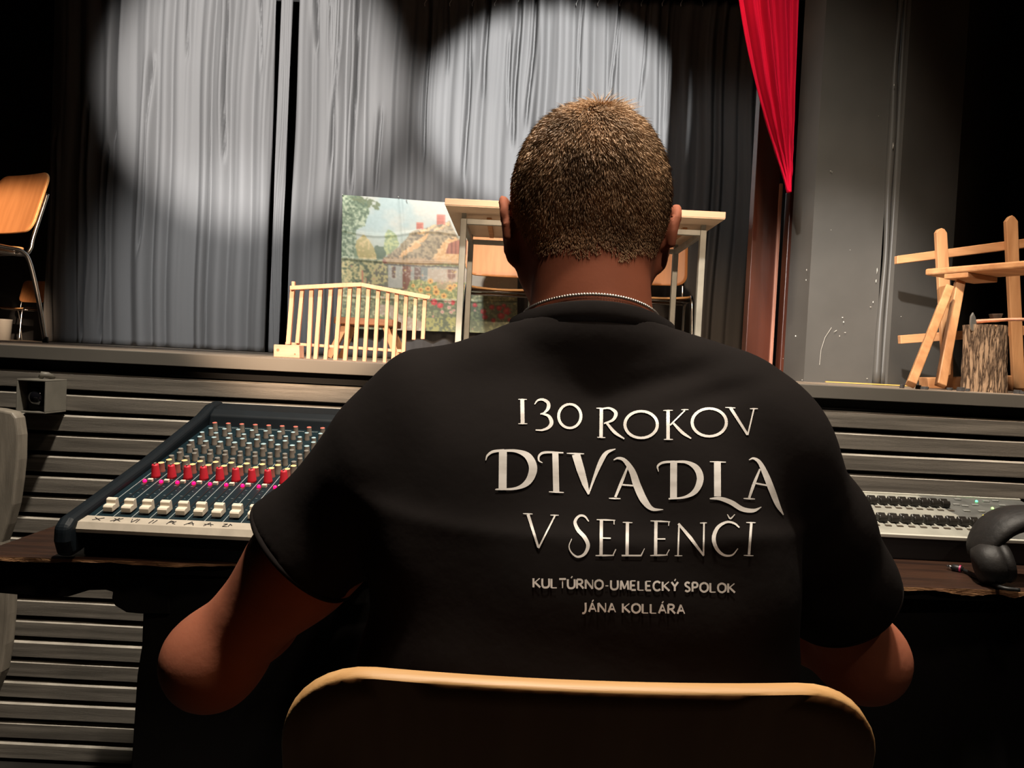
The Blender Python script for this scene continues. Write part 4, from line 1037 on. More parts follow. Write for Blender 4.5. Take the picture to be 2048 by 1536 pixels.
# ================================================================== HEADPHONES AND PLUG
def headphones():
    Y = 1.36
    c = at(2050, 1130, Y); 
    root = empty('headphones', (c.x, Y, ZD), 'black over-ear headphones lying on the desk at the right frame edge', 'headphones')
    M_h = mat('headphone_black', (0.012, 0.010, 0.009), 0.6, var=0.3, vscale=40, bump=0.2, bscale=80)
    # padded band: arc seen from the front left
    outline = [(1958,1100),(1962,1080),(1975,1058),(1995,1038),(2020,1026),(2055,1020),(2090,1030),(2120,1060),(2135,1100)]
    pts = [at(x, y+14, Y+0.01) for x, y in outline]
    pts = [Vector(q) for q in smoothcurve([tuple(p) for p in pts], 6)]
    mb = MB(); n = len(pts); mb.tube(pts, [0.013+0.008*math.sin(PI*i/(n-1)) for i in range(n)], n=14)
    # widen band in depth
    mb.v = [(x, Y+0.01+(y-Y-0.01)*2.3, z) for (x, y, z) in mb.v]
    mb.build('headband', M_h, root, smooth=True)
    for (px, py, s) in ((1985, 1128, 1), (2110, 1130, 1)):
        q = at(px, py, Y-0.015); q.z = ZD+0.038
        mb = MB(); mb.lathe([(0.012, -0.030), (0.030, -0.026), (0.036, -0.012), (0.037, 0.004), (0.034, 0.014), (0.022, 0.016)], q, (0.9, -0.25, 0.25), 28); mb.build('ear_cup', M_h, root, smooth=True)
        mb = MB(); ax = Vector((0.9, -0.25, 0.25)).normalized(); u = ax.orthogonal().normalized(); w = ax.cross(u)
        ring = [q+ax*0.018+(u*math.cos(a)+w*math.sin(a))*0.026 for a in np.linspace(0, 2*PI, 29)]
        mb.tube(ring, 0.0105, n=10, caps=False); mb.build('ear_pad', M_h, root, smooth=True)
    # cable and plug
    cab = [at(2040, 1175, Y-0.06), at(2005, 1160, Y-0.05), at(1975, 1147, Y-0.01), at(1950, 1136, Y+0.03), at(1928, 1127, Y+0.06)]
    for q in cab: q.z = ZD+0.005
    mb = MB(); mb.tube([Vector(v) for v in smoothcurve([tuple(q) for q in cab], 6)], 0.0035, n=8); mb.build('cable', M_rubber, root, smooth=True)
    a = cab[-1]; b = at(1894, 1114, 1.44); b.z = ZD+0.0065; a.z = ZD+0.0065
    d = (b-a).normalized(); Lp = (b-a).length
    mb = MB(); mb.lathe([(0.0035, 0), (0.0062, 0.008), (0.0064, Lp*0.62), (0.0045, Lp*0.68)], a, d, 14); pl = mb.build('plug_sleeve', M_rubber, root, smooth=True)
    mb = MB(); mb.lathe([(0.0066, 0), (0.0066, 0.003)], a+d*0.004, d, 14); mb.build('plug_ring', mat('magenta_ring', (0.45, 0.03, 0.12), 0.4), root)
    mb = MB(); mb.lathe([(0.0034, 0), (0.0034, Lp*0.18), (0.0022, Lp*0.20), (0.0034, Lp*0.25), (0.0010, Lp*0.32)], a+d*Lp*0.68, d, 14); mb.build('plug_tip', M_chrome, root, smooth=True)
headphones()

# ================================================================== PERSON
def mesh_grid(xs, ys, zs, F):
    """surface nets on a rectilinear grid, F<0 inside"""
    nx, ny, nz = F.shape
    ins = F < 0
    c = [ins[a:nx-1+a, b:ny-1+b, d:nz-1+d] for a in (0,1) for b in (0,1) for d in (0,1)]
    s = np.zeros(c[0].shape, np.int8)
    for q in c: s += q
    act = (s > 0) & (s < 8)
    I, J, K = np.nonzero(act); n = len(I)
    idx = -np.ones(act.shape, np.int32); idx[I, J, K] = np.arange(n)
    acc = np.zeros((n, 3)); cnt = np.zeros(n)
    X = [xs, ys, zs]
    for ax in range(3):
        o = [k for k in range(3) if k != ax]
        for u in (0,1):
            for v in (0,1):
                d0 = [0,0,0]; d0[o[0]] = u; d0[o[1]] = v; d1 = list(d0); d1[ax] = 1
                f0 = F[I+d0[0], J+d0[1], K+d0[2]]; f1 = F[I+d1[0], J+d1[1], K+d1[2]]
                m = (f0 < 0) != (f1 < 0); t = np.where(m, f0/np.where(m, f0-f1, 1), 0)
                P0 = np.stack([xs[I+d0[0]], ys[J+d0[1]], zs[K+d0[2]]], 1); P1 = np.stack([xs[I+d1[0]], ys[J+d1[1]], zs[K+d1[2]]], 1)
                acc += np.where(m[:, None], P0+(P1-P0)*t[:, None], 0); cnt += m
    V = acc/cnt[:, None]
    Q = []
    for ax in range(3):
        sl0 = [slice(None)]*3; sl1 = [slice(None)]*3; sl0[ax] = slice(0, -1); sl1[ax] = slice(1, None)
        ch_ = ins[tuple(sl0)] != ins[tuple(sl1)]
        i, j, k = np.nonzero(ch_); P = [i, j, k]; o = [q for q in range(3) if q != ax]
        ok = (P[o[0]] > 0) & (P[o[1]] > 0) & (P[o[0]] < F.shape[o[0]]-1) & (P[o[1]] < F.shape[o[1]]-1)
        P = [p[ok] for p in P]; a = ins[P[0], P[1], P[2]]
        def cell(u, v):
            q = [p.copy() for p in P]; q[o[0]] -= u; q[o[1]] -= v; return idx[q[0], q[1], q[2]]
        q = np.stack([cell(1,1), cell(0,1), cell(0,0), cell(1,0)], 1)
        flip = (a if ax != 1 else ~a)
        q = np.where(flip[:, None], q, q[:, ::-1]); Q.append(q)
    Q = np.concatenate(Q); Q = Q[(Q >= 0).all(1)]
    return V, Q
class Field:
    def __init__(s, xs, ys, zs): s.x, s.y, s.z = [np.asarray(a, np.float32) for a in (xs, ys, zs)]; s.F = np.full((len(xs), len(ys), len(zs)), 0.3, np.float32)
    def sub(s, lo, hi):
        r = [slice(max(0, np.searchsorted(a, l)-1), np.searchsorted(a, h)+1) for a, l, h in zip((s.x, s.y, s.z), lo, hi)]
        return tuple(r), s.x[r[0]][:, None, None], s.y[r[1]][None, :, None], s.z[r[2]][None, None, :]
    def union(s, r, d, k):
        f = s.F[r]; h = np.maximum(k-np.abs(f-d), 0)/k; s.F[r] = np.minimum(f, d)-h*h*k*0.25
    def cone(s, a, b, ra, rb, k=0.02, cut=None):
        a = np.array(a, float); b = np.array(b, float); m = max(ra, rb)+0.07
        r, X, Y, Z = s.sub(np.minimum(a, b)-m, np.maximum(a, b)+m)
        d = b-a; L2 = float(d@d)+1e-12
        px, py, pz = X-a[0], Y-a[1], Z-a[2]
        t = np.clip((px*d[0]+py*d[1]+pz*d[2])/L2, 0, 1)
        D = np.sqrt((px-t*d[0])**2+(py-t*d[1])**2+(pz-t*d[2])**2)-(ra+(rb-ra)*t)
        if cut is not None:
            D = np.maximum(D, ((px*d[0]+py*d[1]+pz*d[2])/math.sqrt(L2)-cut))
        s.union(r, D, k)
    def ell(s, c, rad, k=0.02, rot=None, p=2.0, sub_=False):
        c = np.array(c, float); m = max(rad)+0.06
        r, X, Y, Z = s.sub(c-m, c+m); x, y, z = X-c[0], Y-c[1], Z-c[2]
        if rot is not None:
            R = np.array(rot.transposed()); x, y, z = R[0,0]*x+R[0,1]*y+R[0,2]*z, R[1,0]*x+R[1,1]*y+R[1,2]*z, R[2,0]*x+R[2,1]*y+R[2,2]*z
        if p == 2.0:
            q = np.sqrt((x/rad[0])**2+(y/rad[1])**2+(z/rad[2])**2)
            g = np.sqrt((x/rad[0]**2)**2+(y/rad[1]**2)**2+(z/rad[2]**2)**2)+1e-9
            D = q*(q-1)/g
        else:
            q = (np.abs(x/rad[0])**p+np.abs(y/rad[1])**p+np.abs(z/rad[2])**p)**(1/p); D = (q-1)*min(rad)*1.05
        if sub_:
            f = s.F[r]; h = np.maximum(k-np.abs(-f-D), 0)/k; s.F[r] = -(np.minimum(-f, D)-h*h*k*0.25); return
        s.union(r, D, k)
    def loft(s, T, k=0.03, grow=0.0, p=2.3):
        """T rows: z, cx, cy, rx, ry"""
        T = np.array(smoothcurve(T, 8)); T = T[np.argsort(T[:, 0])]
        z0, z1 = T[0, 0], T[-1, 0]
        r, X, Y, Z = s.sub((T[:,1].min()-T[:,3].max()-.09, T[:,2].min()-T[:,4].max()-.09, z0-.05), (T[:,1].max()+T[:,3].max()+.09, T[:,2].max()+T[:,4].max()+.09, z1+.05))
        zz = Z.ravel(); g = [np.interp(zz, T[:,0], T[:,i])[None, None, :] for i in (1,2,3,4)]
        rx, ry = g[2]+grow, g[3]+grow
        q = (np.abs((X-g[0])/rx)**p+np.abs((Y-g[1])/ry)**p)**(1/p)
        D = (q-1)*np.minimum(rx, ry)
        D = np.maximum(D, np.maximum(z0-Z, Z-z1))
        s.union(r, D, k)

def P3(px, py, Y): v = at(px, py, Y); return np.array((v.x, v.y, v.z))
# joints
SHL = P3(826, 888, .775); ELL = P3(424, 1322, .80); WRL = np.array((-0.235, 1.065, 0.835)); 
SHR = P3(1508, 897, .775); ELR = P3(1728, 1318, .90); WRR = np.array((0.30, 1.16, 0.815))
NB = P3(1185, 640, .785)     # neck base
HC = P3(1180, 372, .845)     # skull centre
hx = float(NB[0])
torso = [(0.47, hx-.005, .78, .168, .115), (0.56, hx-.005, .765, .172, .118), (0.66, hx-.005, .745, .165, .110), (0.76, hx-.003, .738, .170, .110), (0.86, hx-.002, .745, .182, .112), (0.95, hx-.002, .765, .190, .112), (1.00, hx-.002, .783, .180, .100), (1.05, hx, .795, .140, .080), (1.085, hx, .80, .085, .062), (1.11, hx, .80, .050, .045)]
def shape_upper(G, grow=0.0):
    G.loft(torso, 0.03, grow)
    for S_, sg in ((SHL, -1), (SHR, 1)):
        G.ell(S_, (.062+grow, .062+grow, .062+grow), .04)
        q = NB+np.array((sg*0.040, .0, -0.048)); e = P3(872, 812, .78) if sg < 0 else P3(1438, 806, .78)
        G.cone(q, e, .042+grow, .046+grow, .04)                                  # trapezius to shoulder
        G.cone(S_+np.array((-sg*.06, .0, -.05)), S_+np.array((-sg*.09, .01, -.20)), .075+grow, .055+grow, .06)  # lat / shoulder blade
        G.ell(S_+np.array((-sg*.10, -.035, -.045)), (.06+grow, .03+grow, .075+grow), .05)
def hand(G, wr, dirv, side, curl=0.35, palm_n=(0,0,-1)):
    """palm + five bent fingers; dirv forward, side = +1 thumb to +x"""
    f = Vector(dirv).normalized(); n = Vector(palm_n); n = (n-f*n.dot(f)).normalized(); sx_ = n.cross(f)*1.0
    if sx_.x*side < 0: sx_ = -sx_
    w = Vector(wr)
    G.cone(w, w+f*.03, .024, .026, .015)
    for i, o in enumerate((-.027, -.010, .008, .026)):
        G.cone(w+f*.02+sx_*o*.5, w+f*(.078-.004*abs(i-2))+sx_*o, .0125, .0105, .012)
    Ls = (.060, .074, .080, .070)
    for i, (o, L) in enumerate(zip((-.027, -.010, .008, .026), Ls)):
        p = w+f*(.080-.004*abs(i-2))+sx_*o; a = curl*(0.8+.15*i)
        segs = (.45, .30, .25); r0 = (.0080, .0088, .0090, .0086)[i]; ang = a*0.5
        dr = f+sx_*(o*1.6)
        for s_, rr in zip(segs, (1.0, .93, .85)):
            d = (dr*math.cos(ang)+n*math.sin(ang)).normalized(); q = p+d*L*s_; G.cone(p, q, r0*rr, r0*rr*.93, .004); p = q; ang += a
    # thumb leaves the side of the palm
    p = w+f*.022+sx_*.022
    for d, L, r_ in (((f*.55+sx_*.75+n*.25), .040, .0125), ((f*.85+sx_*.45+n*.25), .032, .0100), ((f*.97+sx_*.15+n*.2), .024, .0090)):
        q = p+d.normalized()*L; G.cone(p, q, r_, r_*.9, .008); p = q
def build_person():
    zs = np.concatenate([np.arange(-0.01, .40, .010), np.arange(.40, .76, .008), np.arange(.76, 1.42, .0048)])
    xs = np.arange(-.50, .60, .0055); ys = np.concatenate([np.arange(.56, .98, .0055), np.arange(.98, 1.34, .0050)])
    G = Field(xs, ys, zs)
    shape_upper(G)
    # neck
    G.cone(HC+np.array((0.003, -.012, -.055)), NB+np.array((0, .004, -.02)), .059, .061, .03)
    G.cone(NB+np.array((0.0, .045, .05)), NB+np.array((0, .03, -.03)), .045, .06, .03)
    # skull, jaw, face
    tilt = Matrix.Rotation(math.radians(-4), 3, 'X')
    G.ell(HC+np.array((0, .004, 0)), (.0785, .095, .0825), .02)
    G.ell(HC+np.array((0, -.012, -.035)), (.0770, .080, .070), .03)      # occiput
    G.ell(HC+np.array((0, .035, -.055)), (.066, .070, .075), .035)     # mid face
    G.ell(HC+np.array((0, .060, -.112)), (.050, .045, .034), .035)     # chin and jaw
    G.cone(HC+np.array((-.050, .010, -.095)), HC+np.array((-.030, .065, -.120)), .020, .018, .03)
    G.cone(HC+np.array((.050, .010, -.095)), HC+np.array((.030, .065, -.120)), .020, .018, .03)
    fy = .098
    G.cone(HC+np.array((0, fy+.004, -.030)), HC+np.array((0, fy+.022, -.066)), .008, .012, .012)   # nose
    for s in (-1, 1):
        G.ell(HC+np.array((s*.010, fy+.012, -.070)), (.008, .009, .007), .008)   # nostril wings
        G.cone(HC+np.array((s*.014, fy+.002, -.014)), HC+np.array((s*.046, fy-.016, -.014)), .009, .007, .012)   # brow
        G.ell(HC+np.array((s*.031, fy+.006, -.034)), (.015, .012, .010), .010, sub_=True)    # eye socket
        G.ell(HC+np.array((s*.031, fy-.008, -.034)), (.0125, .0115, .0115), .003)            # eyeball with lid
        G.ell(HC+np.array((s*.048, .072, -.060)), (.020, .022, .022), .02)        # cheek
        # ear: rim and bowl
        e = HC+np.array((s*.083, -.004, -.052))
        ring = [np.array((s*(.006+.005*math.sin(a)), -.018*math.cos(a)-.004, .030*math.sin(a))) for a in np.linspace(-.4, PI*1.35, 12)]
        for a, b in zip(ring[:-1], ring[1:]): G.cone(e+a, e+b, .0052, .0052, .004)
        G.ell(e+np.array((0, 0, 0)), (.0065, .016, .027), .006)
        G.ell(e+np.array((-s*.003, .004, -.030)), (.0065, .009, .011), .006)     # lobe
    G.cone(HC+np.array((-.017, fy-.002, -.090)), HC+np.array((.017, fy-.002, -.090)), .0055, .0055, .006)    # lips
    G.cone(HC+np.array((-.014, fy-.004, -.099)), HC+np.array((.014, fy-.004, -.099)), .0060, .0060, .005)
    # arms
    for S_, E_, W_, sg in ((SHL, ELL, WRL, -1), (SHR, ELR, WRR, 1)):
        m_ = S_+(E_-S_)*.45
        G.cone(S_, m_, .050, .050, .03); G.cone(m_, E_, .050, .041, .03); G.ell(m_+(E_-S_)*.12, (.047, .047, .05), .03)
        G.ell(E_, (.043, .043, .043), .02)
        f1 = E_+(W_-E_)*.3; G.cone(E_, f1, .043, .045, .03); G.cone(f1, W_, .045, .026, .02)
    hand(G, WRL+ (WRL-ELL)/np.linalg.norm(WRL-ELL)*.01, (0.15, 1, -.02), +1, .38)
    hand(G, WRR+ (WRR-ELR)/np.linalg.norm(WRR-ELR)*.01, (-0.10, 1, -.25), -1, .34)
    # hips, thighs, calves, feet (seated)
    for s in (-1, 1):
        hp = np.array((hx+s*.09, .80, .555)); kn = np.array((hx+s*.125, 1.225, .545)); ak = np.array((hx+s*.125, 1.20, .085))
        G.ell(np.array((hx+s*.085, .79, .55)), (.095, .11, .085), .04)
        G.cone(hp, kn, .082, .060, .04); G.cone(kn, kn+(ak-kn)*.3, .058, .056, .03); G.cone(kn+(ak-kn)*.3, ak, .056, .036, .03)
        G.cone(ak+np.array((0, -.02, -.035)), ak+np.array((0, .13, -.052)), .036, .028, .02)
    V, Q = mesh_grid(xs, ys, zs, G.F)
    return V, Q, G
M_skin = mat('skin', (0.30, 0.10, 0.056), 0.75, spec=0.15, var=0.10, vscale=12, bump=0.05, bscale=150)
M_skin.node_tree.nodes['Principled BSDF'].inputs['Subsurface Weight'].default_value = 0.08
M_skin.node_tree.nodes['Principled BSDF'].inputs['Subsurface Radius'].default_value = (0.012, 0.004, 0.002)
M_shirt = mat('black_cotton', (0.0095, 0.0075, 0.007), 0.9, var=0.1, vscale=6, bump=0.25, bscale=25, spec=0.08)
M_trous = mat('black_trousers', (0.012, 0.012, 0.015), 0.9)
M_shoe = mat('black_shoe', (0.012, 0.012, 0.012), 0.5)
M_hair = mat('brown_hair', (0.50, 0.32, 0.18), 0.5, var=0.3, vscale=25)
M_scalp = mat('hair_base', (0.085, 0.05, 0.03), 0.8, var=0.2, vscale=30)

person = empty('person', (hx, 0.80, 0.45), 'person seen from behind in a black lettered t-shirt, seated at the consoles', 'person')
V, Q, G = build_person()
def fix_mesh(me):
    bm = bmesh.new(); bm.from_mesh(me); bmesh.ops.recalc_face_normals(bm, faces=bm.faces); bm.to_mesh(me); bm.free()
body = mk('body', V, Q, M_skin, person, smooth=True); fix_mesh(body.data)
sm = body.modifiers.new('smooth', 'SMOOTH'); sm.factor = 0.4; sm.iterations = 3

# ---- T-shirt
def build_shirt():
    xs = np.arange(-.34, .48, .0036); ys = np.arange(.58, 1.02, .0042); zs = np.arange(.56, 1.20, .0036)
    G = Field(xs, ys, zs)
    shape_upper(G, .011)
    G.loft([(0.56, hx, .755, .185, .130), (0.66, hx, .742, .188, .126), (0.76, hx, .738, .190, .124), (0.86, hx, .746, .196, .124), (0.95, hx, .766, .198, .124)], .03)
    G.cone(HC+np.array((0.003, -.012, -.055)), NB+np.array((0, .004, -.02)), .063, .068, .03)
    G.cone(NB+np.array((0.0, .045, .05)), NB+np.array((0, .03, -.03)), .049, .067, .03)
    # sleeves, open tube ends cut square to the arm
    for S_, E_, hem, r0, r1, r2 in ((SHL, ELL, P3(604, 1102, .785), .063, .062, .067), (SHR, ELR, P3(1684, 1196, .865), .065, .068, .066)):
        d = (hem-S_); L = np.linalg.norm(d)
        mid = S_+d*.5
        G.cone(S_, mid, r0, r1, .035); G.cone(mid, hem+d*.12, r1, r2+.002, .02, cut=L*.5)
    # shoulder slope fill between neck and sleeve
    f = G.F; X = G.x[:, None, None]; Y = G.y[None, :, None]; Z = G.z[None, None, :]
    # soft drape folds: diagonal from shoulders to the middle, horizontal bunching low on the back
    u = (X-hx); w = (Z-.95)
    fold = .0038*np.sin(34*(w+.55*np.abs(u))+4*u+1.0)*np.exp(-((np.abs(u)-.10)/.09)**2)*np.exp(-((w-.06)/.10)**2)
    fold += .0030*np.sin(58*(w-.25*u)+3*np.sin(9*u))*np.exp(-((w+.16)/.12)**2)
    fold += .0035*np.sin(45*(u*.9+w*.8))*np.exp(-((np.abs(u)-.22)/.07)**2)
    fold += .0022*np.sin(38*u+6*w)*np.exp(-((w+.10)/.18)**2)
    fold += .005*np.exp(-((w-.115-.35*u)/.012)**2)*np.exp(-((u-.07)/.06)**2) + .004*np.exp(-((w-.095-.30*u)/.010)**2)*np.exp(-((u-.10)/.06)**2)
    f += fold.astype(np.float32)
    # neck opening: remove what rises above the collar plane
    c0 = NB+np.array((0, -.0, -.010)); nrm = np.array((0.0, .30, 1.0)); nrm /= np.linalg.norm(nrm)
    pl = (X-c0[0])*nrm[0]+(Y-c0[1])*nrm[1]+(Z-c0[2])*nrm[2]
    f[:] = np.maximum(f, pl)
    # drop the closing floor of the trunk below the hem
    f[:] = np.maximum(f, .575-Z)
    return mesh_grid(xs, ys, zs, f)
SV, SQ = build_shirt()
shirt = mk('t_shirt', SV, SQ, M_shirt, person, smooth=True); fix_mesh(shirt.data)
sm = shirt.modifiers.new('smooth', 'SMOOTH'); sm.factor = 0.5; sm.iterations = 8
for E_, S_, hem, r2 in ((ELL, SHL, P3(604, 1102, .785), .0655), (ELR, SHR, P3(1684, 1196, .865), .0636)):
    d_ = Vector(hem-S_).normalized(); u_ = d_.orthogonal().normalized(); w_ = d_.cross(u_)
    mb = MB(); mb.tube([Vector(hem)-d_*.002+(u_*math.cos(a)+w_*math.sin(a))*r2 for a in np.linspace(0, 2*PI, 65)], .0028, n=10, caps=False)
    mb.build('sleeve_hem', M_shirt, shirt, smooth=True)
# collar rib
def on_surface(bvh, o, d):
    h = bvh.ray_cast(Vector(o), Vector(d)); return h[0], h[1]
dg = bpy.context.evaluated_depsgraph_get()
bpy.context.view_layer.update()
def eval_bvh(o):
    dg = bpy.context.evaluated_depsgraph_get(); e = o.evaluated_get(dg); me = e.to_mesh()
    mw = e.matrix_world; vs = [mw @ v.co for v in me.vertices]; fs = [tuple(p.vertices) for p in me.polygons]
    b = BVHTree.FromPolygons(vs, fs); e.to_mesh_clear(); return b
B_shirt = eval_bvh(shirt); B_body = eval_bvh(body)
def ring_round_neck(zoff, tiltk, off, n=96, cen=None):
    pts = []; cen = NB if cen is None else cen
    for i in range(n):
        a = 2*PI*i/n; d = Vector((math.cos(a), math.sin(a), 0)); c = Vector((cen[0], cen[1]+.010, cen[2]+zoff))+Vector((0, 0, -tiltk*math.sin(a)))
        h = B_body.ray_cast(c+d*0.30, -d)
        # take the first surface met from inside
        g = B_body.ray_cast(c, d); q = g[0] if g[0] else c+d*.065
        r = min((q-c).length, .078); pts.append(c+d*(r+off))
    return pts
col_pts = ring_round_neck(-.012, .018, .0045)
mb = MB(); N_ = len(col_pts)
prof = [(0.001, -.012), (.0045, -.010), (.0050, .0), (.0035, .008), (.0005, .0095), (-.002, .008), (-.002, -.012)]
cc = sum(col_pts, Vector())/N_
Vc = []; 
for p in col_pts:
    d = Vector((p.x-cc.x, p.y-cc.y, 0)).normalized()
    for (r, h) in prof: Vc.append(p+d*r*1.0+Vector((0, 0, h))+d*(.004 if h < -.005 else 0))
k_ = len(prof)
mb.add(Vc, [(i*k_+j, i*k_+(j+1) % k_, ((i+1) % N_)*k_+(j+1) % k_, ((i+1) % N_)*k_+j) for i in range(N_) for j in range(k_)])
mb.build('collar', M_shirt, shirt, smooth=True)
# bead chain
ch_pts = ring_round_neck(.0045, .017, .0032, 132)
mb = MB()
for p in ch_pts:
    mb.lathe([(0.0001, -.0019), (.0013, -.0014), (.0019, 0), (.0013, .0014), (.0001, .0019)], p, n=8)
M_silver = mat('silver_beads', (0.55, 0.52, 0.48), 0.35, 0.85)
o = mb.build('bead_necklace', M_silver, person, smooth=True); o['kind'] = 'stuff'; o['label'] = 'fine silver bead chain round the neck'

# ---- trousers and shoes over the legs
def legwear():
    xs = np.arange(hx-.30, hx+.30, .008); ys = np.arange(.62, 1.42, .008); zs = np.arange(-.01, .68, .008)
    G = Field(xs, ys, zs)
    for s in (-1, 1):
        hp = np.array((hx+s*.09, .80, .555)); kn = np.array((hx+s*.125, 1.225, .545)); ak = np.array((hx+s*.125, 1.20, .085))
        G.ell(np.array((hx+s*.085, .79, .55)), (.108, .125, .096), .04); G.cone(hp, kn, .093, .072, .04); G.cone(kn, ak+np.array((0, 0, .03)), .072, .060, .02)
    G.F[:] = np.maximum(G.F, .09-G.z[None, None, :])
    V, Q = mesh_grid(xs, ys, zs, G.F); o = mk('trousers', V, Q, M_trous, person, smooth=True); fix_mesh(o.data)
    for s in (-1, 1):
        G = Field(np.arange(hx+s*.125-.08, hx+s*.125+.08, .006), np.arange(1.10, 1.45, .006), np.arange(-.01, .16, .006))
        ak = np.array((hx+s*.125, 1.20, .085)); G.cone(ak+np.array((0, -.02, -.03)), ak+np.array((0, .14, -.045)), .048, .038, .02); G.cone(ak, ak+np.array((0, 0, .03)), .048, .05, .02)
        G.F[:] = np.maximum(G.F, .002-G.z[None, None, :])
        V, Q = mesh_grid(G.x, G.y, G.z, G.F); o = mk('shoe', V, Q, M_shoe, person, smooth=True); fix_mesh(o.data)
legwear()

# ---- hair: scalp cap + short strands
def hairline(p):
    """>0 where hair grows, in head coordinates"""
    q = p-HC; x, y, z = q[:, 0], q[:, 1], q[:, 2]
    back = -y            # towards the camera
    # hairline height as a function of the angle round the head (0 = back of head)
    ang = np.arctan2(np.abs(x), -(y-.0)); 
    line = np.interp(ang, [0, .35, .75, 1.05, 1.35, 1.75, 2.1, 2.6, PI], [-.090, -.092, -.086, -.075, -.040, -.020, .020, .045, .050])
    line = line + .004*np.sin(x*160)
    r = np.hypot(x, y)
    return z-line
def hair():
    e = body.evaluated_get(bpy.context.evaluated_depsgraph_get()); me = e.to_mesh(); mw = np.array(e.matrix_world)
    n = len(me.vertices); co = np.empty(n*3); me.vertices.foreach_get('co', co); co = co.reshape(-1, 3)+mw[:3, 3]
    no = np.empty(n*3); me.vertices.foreach_get('normal', no); no = no.reshape(-1, 3)
    q = np.empty(len(me.polygons)*4, int); me.polygons.foreach_get('vertices', q); q = q.reshape(-1, 4)
    e.to_mesh_clear()
    near = (np.linalg.norm(co-HC, axis=1) < .16) & (co[:, 2] > HC[2]-.11) & (np.abs(co[:, 0]-HC[0]) < .0835)
    hl = hairline(co); ok = near & (hl > 0)
    allq = q[ok[q].all(1)]; fq = q[(near & (hl > .010))[q].all(1)]
    used = np.unique(fq); mp = -np.ones(n, int); mp[used] = np.arange(len(used))
    thick = np.clip(hl[used]/.03, .2, 1)*.0016
    cap = mk('scalp_hair_base', co[used]+no[used]*thick[:, None], mp[fq], M_scalp, None, smooth=True)
    # strands
    A = co[allq[:, 0]]; B = co[allq[:, 1]]; C_ = co[allq[:, 2]]; D = co[allq[:, 3]]; Nf = no[allq[:, 0]]
    ar = np.linalg.norm(np.cross(C_-A, D-B), axis=1); cum = np.cumsum(ar)/ar.sum()
    NS = 52000; pick = np.searchsorted(cum, rng.random(NS)); pick = np.clip(pick, 0, len(A)-1)
    u = rng.random((NS, 1)); v = rng.random((NS, 1))
    P = (A[pick]*(1-u)+B[pick]*u)*(1-v)+(D[pick]*(1-u)+C_[pick]*u)*v; Nn = Nf[pick]
    h = hairline(P)+rng.normal(0, .003, NS)
    keep = (h > 0) & (rng.random(NS) < np.interp(h, [0, .02], [.25, 1])); P = P[keep]; Nn = Nn[keep]; h = h[keep]; NS = len(P)
    crown = HC+np.array((.004, -.03, .085))
    away = P-crown; away -= Nn*(away*Nn).sum(1)[:, None]; away /= np.linalg.norm(away, axis=1)[:, None]+1e-6
    swirl = np.cross(Nn, away)
    # clumps: strands lean towards shared directions
    ph = np.sin(P[:, 0]*150+1.3*np.sin(P[:, 2]*90))*np.cos(P[:, 2]*110+P[:, 1]*70)
    d = Nn*.55+away*.75+swirl*(.25+.45*ph[:, None])+np.array((0, 0, -.30))+rng.normal(0, .16, (NS, 3))
    d /= np.linalg.norm(d, axis=1)[:, None]
    L = np.interp(h, [0, .02, .05, .10, .16], [.0025, .0045, .0085, .0125, .015])*rng.uniform(.7, 1.2, NS)
    top = (np.linalg.norm((P-crown-np.array((.012, 0, 0)))[:, :2], axis=1) < .016) & (rng.random(NS) < .15)
    d[top] = d[top]*.7+np.array((0.1, -.1, .45)); L[top] *= 1.35
    side = np.cross(d, Nn); side /= np.linalg.norm(side, axis=1)[:, None]+1e-6; other = np.cross(d, side)
    w = .00042
    b0 = P+Nn*.0008; mid = b0+d*(L*.55)[:, None]; bend = (away*.35+np.array((0, 0, -.15)))*L[:, None]*.35; tip = b0+d*L[:, None]+bend
    Vs = np.stack([b0+side*w, b0-side*w*.5+other*w*.87, b0-side*w*.5-other*w*.87, mid+side*w*.8, mid-side*w*.4+other*w*.7, mid-side*w*.4-other*w*.7, tip], 1).reshape(-1, 3)
    base = (np.arange(NS)*7)[:, None]
    quads = np.concatenate([base+np.array([[0, 1, 4, 3]]), base+np.array([[1, 2, 5, 4]]), base+np.array([[2, 0, 3, 5]])])
    tris = np.concatenate([base+np.array([[3, 4, 6]]), base+np.array([[4, 5, 6]]), base+np.array([[5, 3, 6]])])
    capV = co[used]+no[used]*thick[:, None]; capF = mp[fq]
    nV = len(capV); Vall = np.concatenate([capV, Vs])-np.array(person.location)
    faces = capF.tolist()+(quads+nV).tolist()+(tris+nV).tolist()
    m2 = bpy.data.meshes.new('hair'); m2.from_pydata(Vall.tolist(), [], faces); m2.materials.append(M_scalp); m2.materials.append(M_hair)
    mi = np.ones(len(m2.polygons), np.int32); mi[:len(capF)] = 0; m2.polygons.foreach_set('material_index', mi)
    m2.polygons.foreach_set('use_smooth', np.ones(len(m2.polygons), bool)); m2.update()
    bpy.data.objects.remove(cap)
    o = bpy.data.objects.new('hair', m2); COL.objects.link(o); o.parent = person; o['kind'] = 'stuff'; o['label'] = 'short cropped brown hair'
hair()
# eyes: dark irises, brows
mb = MB()
for s in (-1, 1):
    c = HC+np.array((s*.031, .098+.0010, -.034)); mb.lathe([(.0048, 0), (.0042, .0012), (.0001, .0016)], c, (0, 1, -.05), 14)
mb.build('irises', mat('iris', (0.05, 0.03, 0.02), 0.2), body, smooth=True)

